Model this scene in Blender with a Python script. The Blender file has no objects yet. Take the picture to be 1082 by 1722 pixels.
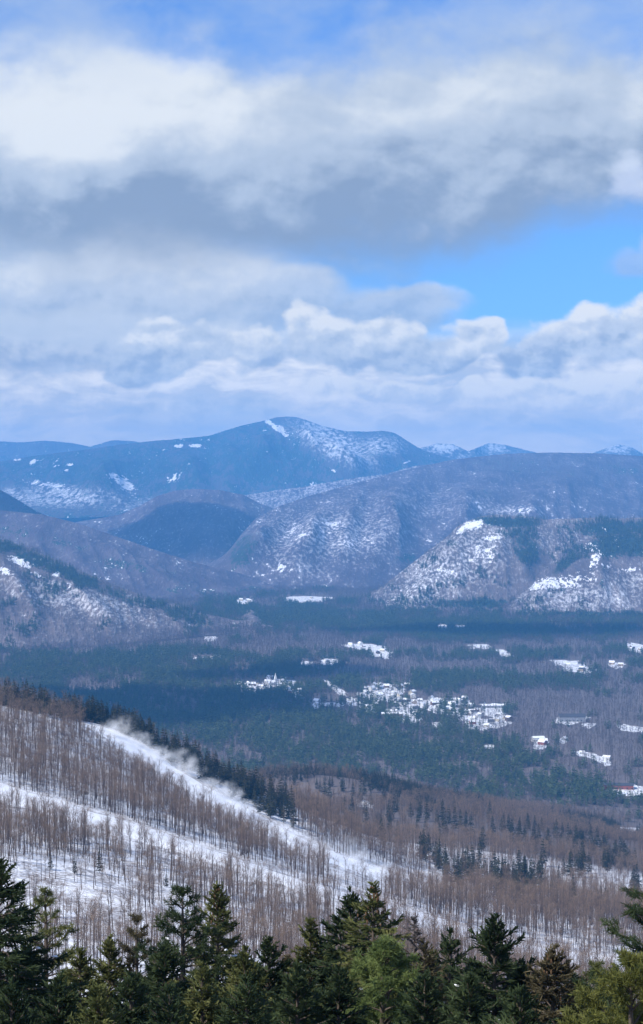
import bpy, math
import numpy as np
from math import radians as RAD

rng = np.random.default_rng(7)
sc = bpy.context.scene
COL = sc.collection
# ------------------------------------------------------------------ camera geometry (metres; x right, y away, z up)
F = 3213.0
CX, CY, HY = 541.0, 861.0, 800.0
CAMZ = 450.0
TH = math.atan((CY - HY) / F)
FWD = np.array([0, math.cos(TH), -math.sin(TH)]); UP = np.array([0, math.sin(TH), math.cos(TH)])

def at(px, py, d):
    """point at forward distance d seen in the direction of the photo pixel (px, py)"""
    px = np.asarray(px, float); py = np.asarray(py, float); d = np.asarray(d, float)
    u = (px - CX) / F; v = (CY - py) / F
    dy = FWD[1] + v * UP[1]; dz = FWD[2] + v * UP[2]
    return np.stack(np.broadcast_arrays(u / dy * d, d, CAMZ + dz / dy * d), -1)

def pix(p):
    r = np.asarray(p, float) - np.array([0, 0, CAMZ])
    zc = np.maximum(r @ FWD, 1e-3)
    return CX + F * r[..., 0] / zc, CY - F * (r @ UP) / zc

# ------------------------------------------------------------------ noise
def _h(ix, iy, s):
    n = (ix * 374761393 + iy * 668265263 + s * 974634777) & 0xffffffff
    n = ((n ^ (n >> 13)) * 1274126177) & 0xffffffff
    return ((n ^ (n >> 16)) & 0xffff) / 65535.0

def vnoise(x, y, s=0):
    x = np.asarray(x, float); y = np.asarray(y, float)
    ix = np.floor(x).astype(np.int64); iy = np.floor(y).astype(np.int64)
    fx = x - ix; fy = y - iy
    fx = fx * fx * fx * (fx * (fx * 6 - 15) + 10); fy = fy * fy * fy * (fy * (fy * 6 - 15) + 10)
    a = _h(ix, iy, s); b = _h(ix + 1, iy, s); c = _h(ix, iy + 1, s); d = _h(ix + 1, iy + 1, s)
    return (a + (b - a) * fx) * (1 - fy) + (c + (d - c) * fx) * fy

def fbm(x, y, s=0, o=5, g=0.5):
    t = 0; a = 1; n = 0
    for k in range(o):
        t = t + a * (vnoise(x, y, s + k) * 2 - 1); n += a
        a *= g; x = np.asarray(x) * 2.03 + 17.3; y = np.asarray(y) * 2.03 + 5.1
    return t / n

def ridged(x, y, s=0, o=4):
    t = 0; a = 1; n = 0
    for k in range(o):
        t = t + a * (1 - np.abs(vnoise(x, y, s + k) * 2 - 1) * 2); n += a
        a *= 0.5; x = np.asarray(x) * 2.1 + 3.3; y = np.asarray(y) * 2.1 + 9.1
    return t / n

def sstep(a, b, x):
    t = np.clip((np.asarray(x, float) - a) / (b - a), 0, 1)
    return t * t * (3 - 2 * t)

# ------------------------------------------------------------------ objects
def props(o, kind=None, label=None, cat=None, group=None):
    if kind: o['kind'] = kind
    if label: o['label'] = label
    if cat: o['category'] = cat
    if group: o['group'] = group
    return o

def make_mesh(name, V, Fc, mats, smooth=False, matidx=None, attrs=None):
    V = np.asarray(V, np.float32).reshape(-1, 3)
    me = bpy.data.meshes.new(name)
    if isinstance(Fc, np.ndarray):
        n, k = Fc.shape
        me.vertices.add(len(V)); me.vertices.foreach_set('co', V.ravel())
        me.loops.add(n * k); me.loops.foreach_set('vertex_index', np.ascontiguousarray(Fc, np.int32).ravel())
        me.polygons.add(n)
        me.polygons.foreach_set('loop_start', np.arange(0, n * k, k, dtype=np.int32))
        me.polygons.foreach_set('loop_total', np.full(n, k, np.int32))
        me.update(calc_edges=True)
    else:
        me.from_pydata(V.tolist(), [], Fc)
    for m in (mats if isinstance(mats, (list, tuple)) else [mats]):
        me.materials.append(m)
    if matidx is not None: me.polygons.foreach_set('material_index', np.asarray(matidx, np.int32))
    if smooth: me.polygons.foreach_set('use_smooth', np.ones(len(me.polygons), bool))
    for k, a in (attrs or {}).items():
        at_ = me.attributes.new(k, 'FLOAT', 'POINT'); at_.data.foreach_set('value', np.asarray(a, np.float32).ravel())
    me.validate(); me.update()
    return me

def link(name, data, parent=None, loc=(0, 0, 0), rz=0, s=1):
    o = bpy.data.objects.new(name, data); COL.objects.link(o)
    o.location = loc; o.rotation_euler = (0, 0, rz); o.scale = (s, s, s) if np.isscalar(s) else s
    if parent: o.parent = parent
    return o

def grid_faces(nr, nc):
    i = np.arange(nr - 1)[:, None] * nc + np.arange(nc - 1)[None, :]
    return np.stack([i, i + 1, i + nc + 1, i + nc], -1).reshape(-1, 4)

class Geo:
    """collects quads as numpy blocks"""
    def __init__(s): s.V = []; s.Q = []; s.n = 0
    def add(s, V, Q):
        s.V.append(np.asarray(V, np.float32).reshape(-1, 3)); s.Q.append(np.asarray(Q, np.int64).reshape(-1, 4) + s.n); s.n += len(s.V[-1])
    def tube(s, pts, rad, k=5):
        pts = np.asarray(pts, float); rad = np.asarray(rad, float); n = len(pts)
        d = np.gradient(pts, axis=0); d /= np.linalg.norm(d, axis=1)[:, None] + 1e-9
        ref = np.where(np.abs(d[:, 2:3]) > .9, np.array([[1., 0, 0]]), np.array([[0, 0, 1.]]))
        a = np.cross(d, ref); a /= np.linalg.norm(a, axis=1)[:, None]; b = np.cross(d, a)
        an = np.arange(k) * 2 * math.pi / k
        V = pts[:, None] + rad[:, None, None] * (np.cos(an)[None, :, None] * a[:, None] + np.sin(an)[None, :, None] * b[:, None])
        i = np.arange(n - 1)[:, None] * k; j = np.arange(k)[None, :]; j2 = (j + 1) % k
        s.add(V, np.stack([i + j, i + j2, i + k + j2, i + k + j], -1))
    def blades(s, P0, P1, w0, w1, nrm=None, R=None):
        """tapered flat blades from P0 to P1, random roll"""
        P0 = np.asarray(P0, float).reshape(-1, 3); P1 = np.asarray(P1, float).reshape(-1, 3); n = len(P0)
        d = P1 - P0; d /= np.linalg.norm(d, axis=1)[:, None] + 1e-9
        r = R.normal(size=(n, 3)) if nrm is None else nrm
        side = np.cross(d, r); side /= np.linalg.norm(side, axis=1)[:, None] + 1e-9
        w0 = np.broadcast_to(np.asarray(w0, float), (n,))[:, None] * .5; w1 = np.broadcast_to(np.asarray(w1, float), (n,))[:, None] * .5
        V = np.stack([P0 - side * w0, P0 + side * w0, P1 + side * w1, P1 - side * w1], 1)
        s.add(V, np.arange(4 * n).reshape(n, 4))
    def mesh(s, name, mat, smooth=False):
        return make_mesh(name, np.concatenate(s.V), np.concatenate(s.Q), mat, smooth)

# ------------------------------------------------------------------ node helpers
class NT:
    def __init__(s, tree): s.t = tree; s.n = tree.nodes; s.l = tree.links
    def node(s, typ, **kw):
        nd = s.n.new(typ)
        for k, v in kw.items(): setattr(nd, k, v)
        return nd
    def put(s, sock, v):
        if isinstance(v, X): v = v.s
        if isinstance(v, bpy.types.NodeSocket): s.l.new(v, sock)
        elif v is not None: sock.default_value = v
    def m(s, op, a, b=None, c=None, clamp=False):
        nd = s.node('ShaderNodeMath', operation=op, use_clamp=clamp)
        s.put(nd.inputs[0], a)
        if b is not None: s.put(nd.inputs[1], b)
        if c is not None: s.put(nd.inputs[2], c)
        return X(s, nd.outputs[0])
    def ss(s, x, a, b, lo=0., hi=1.):
        nd = s.node('ShaderNodeMapRange', interpolation_type='SMOOTHSTEP')
        for i, v in enumerate((x, a, b, lo, hi)): s.put(nd.inputs[i], v)
        return X(s, nd.outputs[0])
    def vec(s, x, y, z=0.):
        nd = s.node('ShaderNodeCombineXYZ')
        for i, v in enumerate((x, y, z)): s.put(nd.inputs[i], v)
        return X(s, nd.outputs[0])
    def sep(s, v):
        nd = s.node('ShaderNodeSeparateXYZ'); s.put(nd.inputs[0], v)
        return [X(s, o) for o in nd.outputs]
    def noise(s, v, scale, detail=5., rough=.5, dist=0., dim='3D', typ='FBM'):
        nd = s.node('ShaderNodeTexNoise', noise_dimensions=dim)
        s.put(nd.inputs['Vector'], v)
        for k, q in (('Scale', scale), ('Detail', detail), ('Roughness', rough), ('Distortion', dist)): s.put(nd.inputs[k], q)
        return X(s, nd.outputs[0])
    def voro(s, v, scale, smooth=None, dim='2D'):
        nd = s.node('ShaderNodeTexVoronoi', voronoi_dimensions=dim, feature='F1' if smooth is None else 'SMOOTH_F1')
        s.put(nd.inputs['Vector'], v); s.put(nd.inputs['Scale'], scale)
        if smooth is not None: s.put(nd.inputs['Smoothness'], smooth)
        return nd
    def mix(s, f, a, b, typ='MIX'):
        nd = s.node('ShaderNodeMix', data_type='RGBA', blend_type=typ)
        s.put(nd.inputs[0], f)
        for sock, v in ((nd.inputs[6], a), (nd.inputs[7], b)):
            s.put(sock, tuple(v) + (1.,) if isinstance(v, (tuple, list)) and len(v) == 3 else v)
        return X(s, nd.outputs[2])
    def attr(s, name):
        return X(s, s.node('ShaderNodeAttribute', attribute_name=name).outputs['Fac'])
    def curve(s, x, pts):
        nd = s.node('ShaderNodeFloatCurve'); cm = nd.mapping.curves[0]
        while len(cm.points) < len(pts): cm.points.new(0.5, 0.5)
        for p, q in zip(cm.points, pts): p.location = q; p.handle_type = 'AUTO_CLAMPED'
        nd.mapping.update(); s.put(nd.inputs[1], x)
        return X(s, nd.outputs[0])

class X:
    def __init__(s, nt, sock): s.nt = nt; s.s = sock
    def __add__(s, o): return s.nt.m('ADD', s, o)
    __radd__ = __add__
    def __sub__(s, o): return s.nt.m('SUBTRACT', s, o)
    def __rsub__(s, o): return s.nt.m('SUBTRACT', o, s)
    def __mul__(s, o): return s.nt.m('MULTIPLY', s, o)
    __rmul__ = __mul__
    def __truediv__(s, o): return s.nt.m('DIVIDE', s, o)

def new_mat(name):
    m = bpy.data.materials.new(name); m.use_nodes = True
    nt = NT(m.node_tree); b = nt.n['Principled BSDF']
    b.inputs['Roughness'].default_value = .9
    b.inputs['Specular IOR Level'].default_value = .12
    return m, nt, b

def mat_simple(name, c1, c2, scale=.4, rnd=.25, rough=.9, transl=0.):
    """colour varied by object-space noise and by instance"""
    m, nt, b = new_mat(name)
    tc = nt.node('ShaderNodeTexCoord'); oi = nt.node('ShaderNodeObjectInfo')
    f = nt.noise(tc.outputs['Object'], scale, 3.)
    f = nt.ss(f, .3, .7)
    r = X(nt, oi.outputs['Random'])
    f = nt.m('ADD', f * (1 - rnd), r * rnd, clamp=True)
    col = nt.mix(f, c1, c2)
    nt.put(b.inputs['Base Color'], col); b.inputs['Roughness'].default_value = rough
    if transl > 0:
        out = nt.n['Material Output']; tr = nt.node('ShaderNodeBsdfTranslucent'); nt.put(tr.inputs[0], col)
        mx = nt.node('ShaderNodeMixShader'); mx.inputs[0].default_value = transl
        nt.l.new(b.outputs[0], mx.inputs[1]); nt.l.new(tr.outputs[0], mx.inputs[2]); nt.l.new(mx.outputs[0], out.inputs[0])
    return m

SNOW = (.84, .86, .9)
M_bark = mat_simple('bark', (.055, .042, .038), (.125, .098, .088), 1.5)
M_twig = mat_simple('twigs', (.135, .09, .063), (.29, .205, .14), .3, .7)
M_twigfar = mat_simple('valley_twigs', (.085, .066, .062), (.155, .122, .115), .3, .6)
M_conifer = mat_simple('conifer_needles', (.017, .019, .010), (.052, .052, .025), .5, .5)
M_conifer_far = mat_simple('valley_needles', (.032, .052, .020), (.10, .13, .048), .25, .6)
M_ctrunk = mat_simple('conifer_bark', (.07, .055, .045), (.13, .105, .085), 2.)
M_snowlump = mat_simple('snow_on_branches', (.8, .83, .88), (.88, .9, .93), 2.)

# ------------------------------------------------------------------ ground: near ski hill (thin-plate surface) and valley floor
hill_pts = [at(*q) for q in [
    (0, 1180, 1160), (100, 1202, 1175), (150, 1212, 1185), (200, 1227, 1190), (300, 1274, 1200), (400, 1322, 1200), (480, 1352, 1200), (190, 1239, 1110), (290, 1304, 1090), (390, 1361, 1060), (470, 1402, 1030),
    (0, 1335, 850), (150, 1375, 840), (300, 1420, 820), (560, 1500, 770), (300, 1500, 680), (0, 1450, 650), (0, 1612, 520),
    (300, 1610, 540), (600, 1640, 560), (1082, 1680, 600), (620, 1466, 1010),
    (480, 1310, 1900), (600, 1330, 1850), (700, 1545, 760), (700, 1480, 1050), (700, 1420, 1300), (700, 1370, 1600), (700, 1340, 1900),
    (900, 1600, 780), (900, 1540, 950), (900, 1480, 1200), (900, 1430, 1500), (900, 1390, 1900), (900, 1370, 2200), (900, 1362, 2450),
    (1082, 1640, 720), (1082, 1560, 950), (1082, 1500, 1200), (1082, 1450, 1600), (1082, 1420, 2000), (1082, 1402, 2300),
    (-150, 1150, 1150), (-150, 1330, 820), (-150, 1600, 510), (1250, 1600, 900), (1250, 1500, 1300), (1250, 1440, 1800),
    (1250, 1700, 620), (480, 1372, 1500)]]
X0 = lambda px, d: (px - CX) / F * d
hill_pts += [np.array(q, float) for q in [
    (X0(0, 1350), 1350, 272), (X0(0, 1700), 1700, 150), (X0(0, 2300), 2300, -5), (X0(300, 1350), 1350, 222), (X0(300, 1800), 1800, 108), (X0(300, 2450), 2450, -8),
    (X0(480, 1300), 1300, 203), (X0(480, 2250), 2250, 85), (X0(480, 2800), 2800, -15), (X0(700, 2250), 2250, 65), (X0(700, 2750), 2750, -12),
    (X0(900, 2750), 2750, -12), (X0(1082, 2500), 2500, -10), (X0(1250, 2200), 2200, -5),
    (0, -100, 456), (-60, 0, 453), (60, 0, 443), (0, 0, 448.3), (0, 60, 424), (-30, 60, 428), (30, 60, 419), (0, 150, 397), (-70, 150, 405), (70, 150, 388),
    (0, 300, 362), (-100, 300, 374), (100, 300, 345), (0, 420, 332), (-90, 420, 340), (100, 420, 318), (0, -600, 480), (0, -2500, 380), (-900, -1500, 430), (900, -1500, 330),
    (-700, 1000, 345), (700, 1000, 70), (-600, 300, 430), (600, 300, 240), (-900, 2000, 40), (900, 1800, -25), (-900, 2700, -30), (900, 2700, -40), (0, 3300, -40)]]
HP = np.array(hill_pts)
def _tps(d2): return np.where(d2 > 0, .5 * d2 * np.log(d2 + 1e-12), 0)
_A = HP[:, :2] / 1000
_d2 = ((_A[:, None] - _A[None]) ** 2).sum(-1)
_n = len(HP)
_M = np.zeros((_n + 3, _n + 3)); _M[:_n, :_n] = _tps(_d2) + np.eye(_n) * 2e-6
_M[:_n, _n] = 1; _M[:_n, _n + 1:] = _A; _M[_n, :_n] = 1; _M[_n + 1:, :_n] = _A.T
_W = np.linalg.solve(_M, np.concatenate([HP[:, 2], np.zeros(3)]))

def hill_z(x, y):
    x = np.asarray(x, float); sh = x.shape
    q = np.stack([x.ravel(), np.asarray(y, float).ravel()], -1) / 1000
    out = np.empty(len(q))
    for i in range(0, len(q), 20000):
        b = q[i:i + 20000]
        out[i:i + 20000] = _tps(((b[:, None] - _A[None]) ** 2).sum(-1)) @ _W[:_n] + _W[_n] + b @ _W[_n + 1:]
    return out.reshape(sh)

def ground_z(x, y):
    x = np.asarray(x, float); y = np.asarray(y, float)
    val = 7 * fbm(x / 700, y / 700, 3, 4) + 2
    near = (y < 3300) & (np.abs(x) < 1500)
    z = val.copy()
    if near.any():
        xn, yn = x[near], y[near]
        hz = hill_z(xn, yn) + 2.2 * fbm(xn / 45, yn / 45, 11, 4) * sstep(120, 400, yn)
        hz = hz - 400 * sstep(900, 1500, np.abs(xn)) - 400 * sstep(2900, 3300, yn)
        k = 14.; a, b = hz, val[near]
        h = np.clip(.5 + .5 * (a - b) / k, 0, 1)
        z[near] = b * (1 - h) + a * h + k * h * (1 - h)
    return z

def hit(px, py, y0=330., y1=9000.):
    """where the sight line of a pixel meets the ground"""
    px = np.atleast_1d(np.asarray(px, float)); py = np.atleast_1d(np.asarray(py, float))
    ys = np.geomspace(y0, y1, 420)
    P = at(px[:, None], py[:, None], ys[None])
    below = P[..., 2] < ground_z(P[..., 0], P[..., 1])
    i = np.clip(np.argmax(below, 1), 1, None)
    lo = ys[i - 1]; hi = ys[i]
    for _ in range(14):
        mid = (lo + hi) / 2; p = at(px, py, mid); b = p[:, 2] < ground_z(p[:, 0], p[:, 1])
        hi = np.where(b, mid, hi); lo = np.where(b, lo, mid)
    p = at(px, py, hi); p[:, 2] = ground_z(p[:, 0], p[:, 1])
    return p

rows = np.concatenate([np.linspace(-2600, -60, 14), np.linspace(0, 480, 50), np.linspace(490, 1200, 100), np.linspace(1212, 3300, 120), np.geomspace(3350, 24500, 90)])
sl = np.linspace(-1, 1, 181); sl = sl * (.55 + .45 * sl ** 2)
GX = sl[None] * (420 + .62 * np.maximum(rows, 0))[:, None]; GX[rows < 0] = (sl[None] * 420) * (1 + np.maximum(-rows[rows < 0], 0)[:, None] / 900)
GY = np.repeat(rows[:, None], len(sl), 1)
GZ = ground_z(GX, GY)

def mat_ground():
    m, nt, b = new_mat('snowy_ground')
    pos = nt.node('ShaderNodeNewGeometry').outputs['Position']
    x, y, z = nt.sep(pos)
    n1 = nt.noise(nt.vec(x, y), .07, 6., .6); n2 = nt.noise(nt.vec(x, y), .55, 4., .6)
    brush = nt.ss(n1 * .45 + n2 * .55, .42, .60)  # patches of litter and brush; this brown also carries the woods' shade on snow
    near = nt.ss(y, 1150., 1500.)             # under the closed woods of the lower slopes the floor is mostly litter and brush
    brush = nt.m('MAXIMUM', brush * .78, near * nt.ss(n2, .08, .36) * .97)
    col = nt.mix(brush, SNOW, (.125, .098, .088))
    nt.put(b.inputs['Base Color'], col)
    bp = nt.node('ShaderNodeBump'); bp.inputs['Strength'].default_value = .6; bp.inputs['Distance'].default_value = .6
    nt.put(bp.inputs['Height'], n2 + n1); nt.l.new(bp.outputs[0], b.inputs['Normal'])
    return m
M_ground = mat_ground()

def mat_snow(name, tint=SNOW, rough=.7, brushy=0.):
    m, nt, b = new_mat(name)
    pos = nt.node('ShaderNodeNewGeometry').outputs['Position']
    n1 = nt.noise(pos, .12, 5., .6); n2 = nt.noise(pos, .9, 3.)
    col = nt.mix(nt.ss(n1, .35, .75), tint, tuple(c * .93 for c in tint))
    if brushy: col = nt.mix(nt.ss(n1 * .5 + n2 * .5, .47, .60) * brushy, col, (.13, .10, .085))
    nt.put(b.inputs['Base Color'], col)
    bp = nt.node('ShaderNodeBump'); bp.inputs['Strength'].default_value = .7; bp.inputs['Distance'].default_value = .8
    nt.put(bp.inputs['Height'], n1 + n2 * .3); nt.l.new(bp.outputs[0], b.inputs['Normal']); b.inputs['Roughness'].default_value = rough
    return m
M_trail = mat_snow('groomed_snow'); M_field = mat_snow('field_snow', brushy=.9)

props(link('ground', make_mesh('ground', np.stack([GX, GY, GZ], -1), grid_faces(*GX.shape), M_ground, True)), 'structure')

# ski trails: px, centre py, half height in px
TRAILS = {'upper': np.array([(138, 1216, 3), (155, 1222, 7), (190, 1239, 12), (240, 1264, 15), (290, 1302, 15), (340, 1332, 15), (390, 1358, 14), (440, 1386, 13), (500, 1418, 12),
                             (560, 1444, 11), (620, 1464, 10), (680, 1481, 8), (740, 1493, 5), (800, 1503, 2)], float),
          'lower': np.array([(-60, 1318, 14), (0, 1332, 14), (60, 1350, 14), (150, 1376, 14), (230, 1400, 14), (300, 1421, 13), (380, 1449, 12), (450, 1473, 11), (520, 1494, 9),
                             (600, 1514, 8), (680, 1535, 9), (740, 1554, 10), (800, 1574, 10), (860, 1591, 9), (920, 1604, 9), (1000, 1616, 9), (1100, 1640, 9)], float)}
for nm, T in TRAILS.items():
    pxs = np.arange(T[0, 0], T[-1, 0] + 1, 5.)
    c = np.interp(pxs, T[:, 0], T[:, 1]); hh = np.interp(pxs, T[:, 0], T[:, 2]) * (1 + .25 * fbm(pxs / 40, pxs * 0, 5))
    tt = np.linspace(-1, 1, 9)
    PX = np.repeat(pxs[:, None], 9, 1); PY = c[:, None] + tt[None] * hh[:, None] + 4 * (tt[None] > 0) * tt[None] * fbm(pxs / 15, pxs * 0, 9)[:, None]
    Pt = hit(PX.ravel(), PY.ravel(), 500, 2500)
    okr = ((Pt[:, 1] > 560) & (Pt[:, 1] < np.where(np.repeat(pxs, 9) > 480, 1500, 1230))).reshape(len(pxs), 9).all(1)
    Pt = Pt.reshape(len(pxs), 9, 3)[okr].reshape(-1, 3); pxs = pxs[okr]
    Pt[:, 2] += .35 - .3 * (np.abs(np.tile(tt, len(pxs))) > .99)
    props(link('ski_trail', make_mesh('ski_trail', Pt, grid_faces(len(pxs), 9), M_trail, True)), 'structure')

def in_trail(px, py, up=2., down=(22., 30.)):
    r = np.zeros(px.shape, bool)
    for (nm, T), dn in zip(TRAILS.items(), down):
        c = np.interp(px, T[:, 0], T[:, 1]); h = np.interp(px, T[:, 0], T[:, 2])
        if nm == 'lower': dn = np.where(px < 400, 20., dn)
        r |= (px > T[0, 0]) & (px < T[-1, 0]) & (py > c - h - up) & (py < c + h + dn * np.minimum(1, h / 10))
    return r

# ------------------------------------------------------------------ mountains
def mat_mountain(name, wood, woodpale, con, tree=16., snowmix=.5):
    m, nt, b = new_mat(name)
    pos = nt.node('ShaderNodeNewGeometry').outputs['Position']
    x, y, z = nt.sep(pos)
    v = nt.vec(x, y * .3, z * .55)
    n_big = nt.noise(v, 1 / 420., 5., .55); n_mid = nt.noise(v, 1 / 95., 5., .6); n_fine = nt.noise(nt.vec(x, y * .28, z * .5), 1 / tree, 3., .7)
    conif = nt.attr('conifer'); cliff = nt.attr('cliff'); pale = nt.attr('pale')
    # bare hardwoods over snow: how much white shows between the trees
    sn = nt.ss((n_fine - .5) * 2.7 + (n_mid - .5) * .65 + pale * .36, .10, .70)
    col = nt.mix(nt.ss(n_mid, .35, .7), wood, woodpale)
    col = nt.mix(sn * snowmix * nt.m('ADD', pale * .75, .2, clamp=True), col, SNOW)
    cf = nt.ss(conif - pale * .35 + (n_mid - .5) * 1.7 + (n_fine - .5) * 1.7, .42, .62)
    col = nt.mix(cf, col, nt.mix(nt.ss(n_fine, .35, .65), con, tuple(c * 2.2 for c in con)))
    cl = nt.ss(cliff + (n_mid - .5) * 1.9 + (n_fine - .5) * 2.6, .52, .66)
    rock = nt.noise(nt.vec(x, y, z * .2), 1 / 12., 3., .7)
    col = nt.mix(cl, col, nt.mix(nt.ss(rock, .55, .68), SNOW, (.2, .18, .17)))
    nt.put(b.inputs['Base Color'], col)
    bp = nt.node('ShaderNodeBump'); bp.inputs['Strength'].default_value = .8; bp.inputs['Distance'].default_value = tree * .55
    nt.put(bp.inputs['Height'], n_fine); nt.l.new(bp.outputs[0], b.inputs['Normal'])
    return m

WOOD = (.074, .058, .072); WOODP = (.130, .106, .122); CON = (.014, .026, .02)
M_mtn_near = mat_mountain('wooded_hillside', (.10, .08, .08), (.20, .16, .15), CON, 10., .6)
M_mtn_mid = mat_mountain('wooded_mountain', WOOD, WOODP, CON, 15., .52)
M_mtn_far = mat_mountain('far_mountain', (.07, .062, .066), (.13, .115, .12), (.015, .028, .022), 30., .78)

def gauss(px, py, lst):
    r = np.zeros(px.shape)
    for q in lst:
        cx, cy, rx, ry = q[:4]; a = RAD(q[4]) if len(q) > 4 else 0
        dx, dy = px - cx, py - cy
        ux = dx * math.cos(a) + dy * math.sin(a); uy = -dx * math.sin(a) + dy * math.cos(a)
        r = np.maximum(r, np.exp(-((ux / rx) ** 2 + (uy / ry) ** 2) ** 1.5) * (q[5] if len(q) > 5 else 1))
    return r

SURF = {}
def mountain(name, ridge, foot, back, mat, nu, nt_, prof=1., relief=40., rscale=500., conif=(), cliff=(), pale=(), base=(0., 0.), spurs=(), jag=.4):
    ridge = np.array(ridge, float); foot = np.array(foot, float)
    px = np.linspace(ridge[0, 0], ridge[-1, 0], nu)
    # smooth interpolation of the skyline
    def interp(a, c):
        f = np.interp(px, a[:, 0], a[:, c]); w = max(3, nu // 60); k = np.hanning(w + 2)[1:-1]; k /= k.sum()
        return np.convolve(np.pad(f, w // 2, mode='edge'), k, 'same')[w // 2:w // 2 + nu]
    ry = interp(ridge, 1); rd = interp(ridge, 2); fy = interp(foot, 1); fd = interp(foot, 2)
    ry = ry + jag * fbm(px / 6, px * 0, 4, 3)
    R = at(px, ry, rd); Fo = at(px, fy, fd)
    tf = np.linspace(0, 1, nt_); tb = np.linspace(0, 1, 18)[1:]
    front = Fo[None] + (R - Fo)[None] * tf[:, None, None]
    front[..., 2] = Fo[None, :, 2] + (R[:, 2] - Fo[:, 2])[None] * (tf[:, None] ** prof)
    front[0, :, 2] -= 12
    bk = np.repeat(R[None], 17, 0).copy()
    bk[..., 0] *= 1 + back * tb[:, None] / rd[None]; bk[..., 1] += back * tb[:, None]
    bk[..., 2] = R[None, :, 2] - (R[None, :, 2] + 15) * (tb[:, None] ** 1.15)
    V = np.concatenate([front, bk]); t = np.concatenate([tf, 1 + tb])
    env = np.where(t < 1, np.sin(np.pi * np.clip(t, 0, 1)) ** .8 * (1 - .35 * t), np.sin(np.pi * np.clip(t - 1, 0, 1)))[:, None]
    wx = V[..., 0] + 60 * fbm(V[..., 0] / 300, V[..., 1] / 300, 21); wy = V[..., 1]
    # gullies and ribs run down the slope
    u = (R[None, :, 0] + 0 * V[..., 0]) + 45 * fbm(V[..., 0] / 380, V[..., 1] / 380, 27) + .25 * rscale * t[:, None]
    nz = ridged(u / (rscale * .62), t[:, None] * .7 + u / (rscale * 6), 31, 3) * .85 + .13 * fbm(wx / (rscale * .25), wy / (rscale * 1.6), 41, 3)
    V[..., 2] += relief * env * (nz - .25)
    qx, qy = pix(V)
    for (x0, y0, x1, y1, h, w) in spurs:
        ax, ay = x1 - x0, y1 - y0; L = ax * ax + ay * ay
        k = np.clip(((qx - x0) * ax + (qy - y0) * ay) / L, 0, 1)
        dd = np.hypot(qx - x0 - k * ax, qy - y0 - k * ay)
        V[..., 2] += h * np.exp(-(dd / w) ** 2) * np.minimum(1, env ** 2 * 1.5) * sstep(0, .35, 1 - np.clip(t, 0, 1))[:, None]
    qx, qy = pix(V)
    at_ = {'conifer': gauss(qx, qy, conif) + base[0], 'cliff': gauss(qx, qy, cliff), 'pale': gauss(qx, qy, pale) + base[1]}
    me = make_mesh(name, V, grid_faces(len(V), nu), mat, True, attrs=at_)
    props(link(name, me), 'structure')
    return V, t, at_

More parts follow.
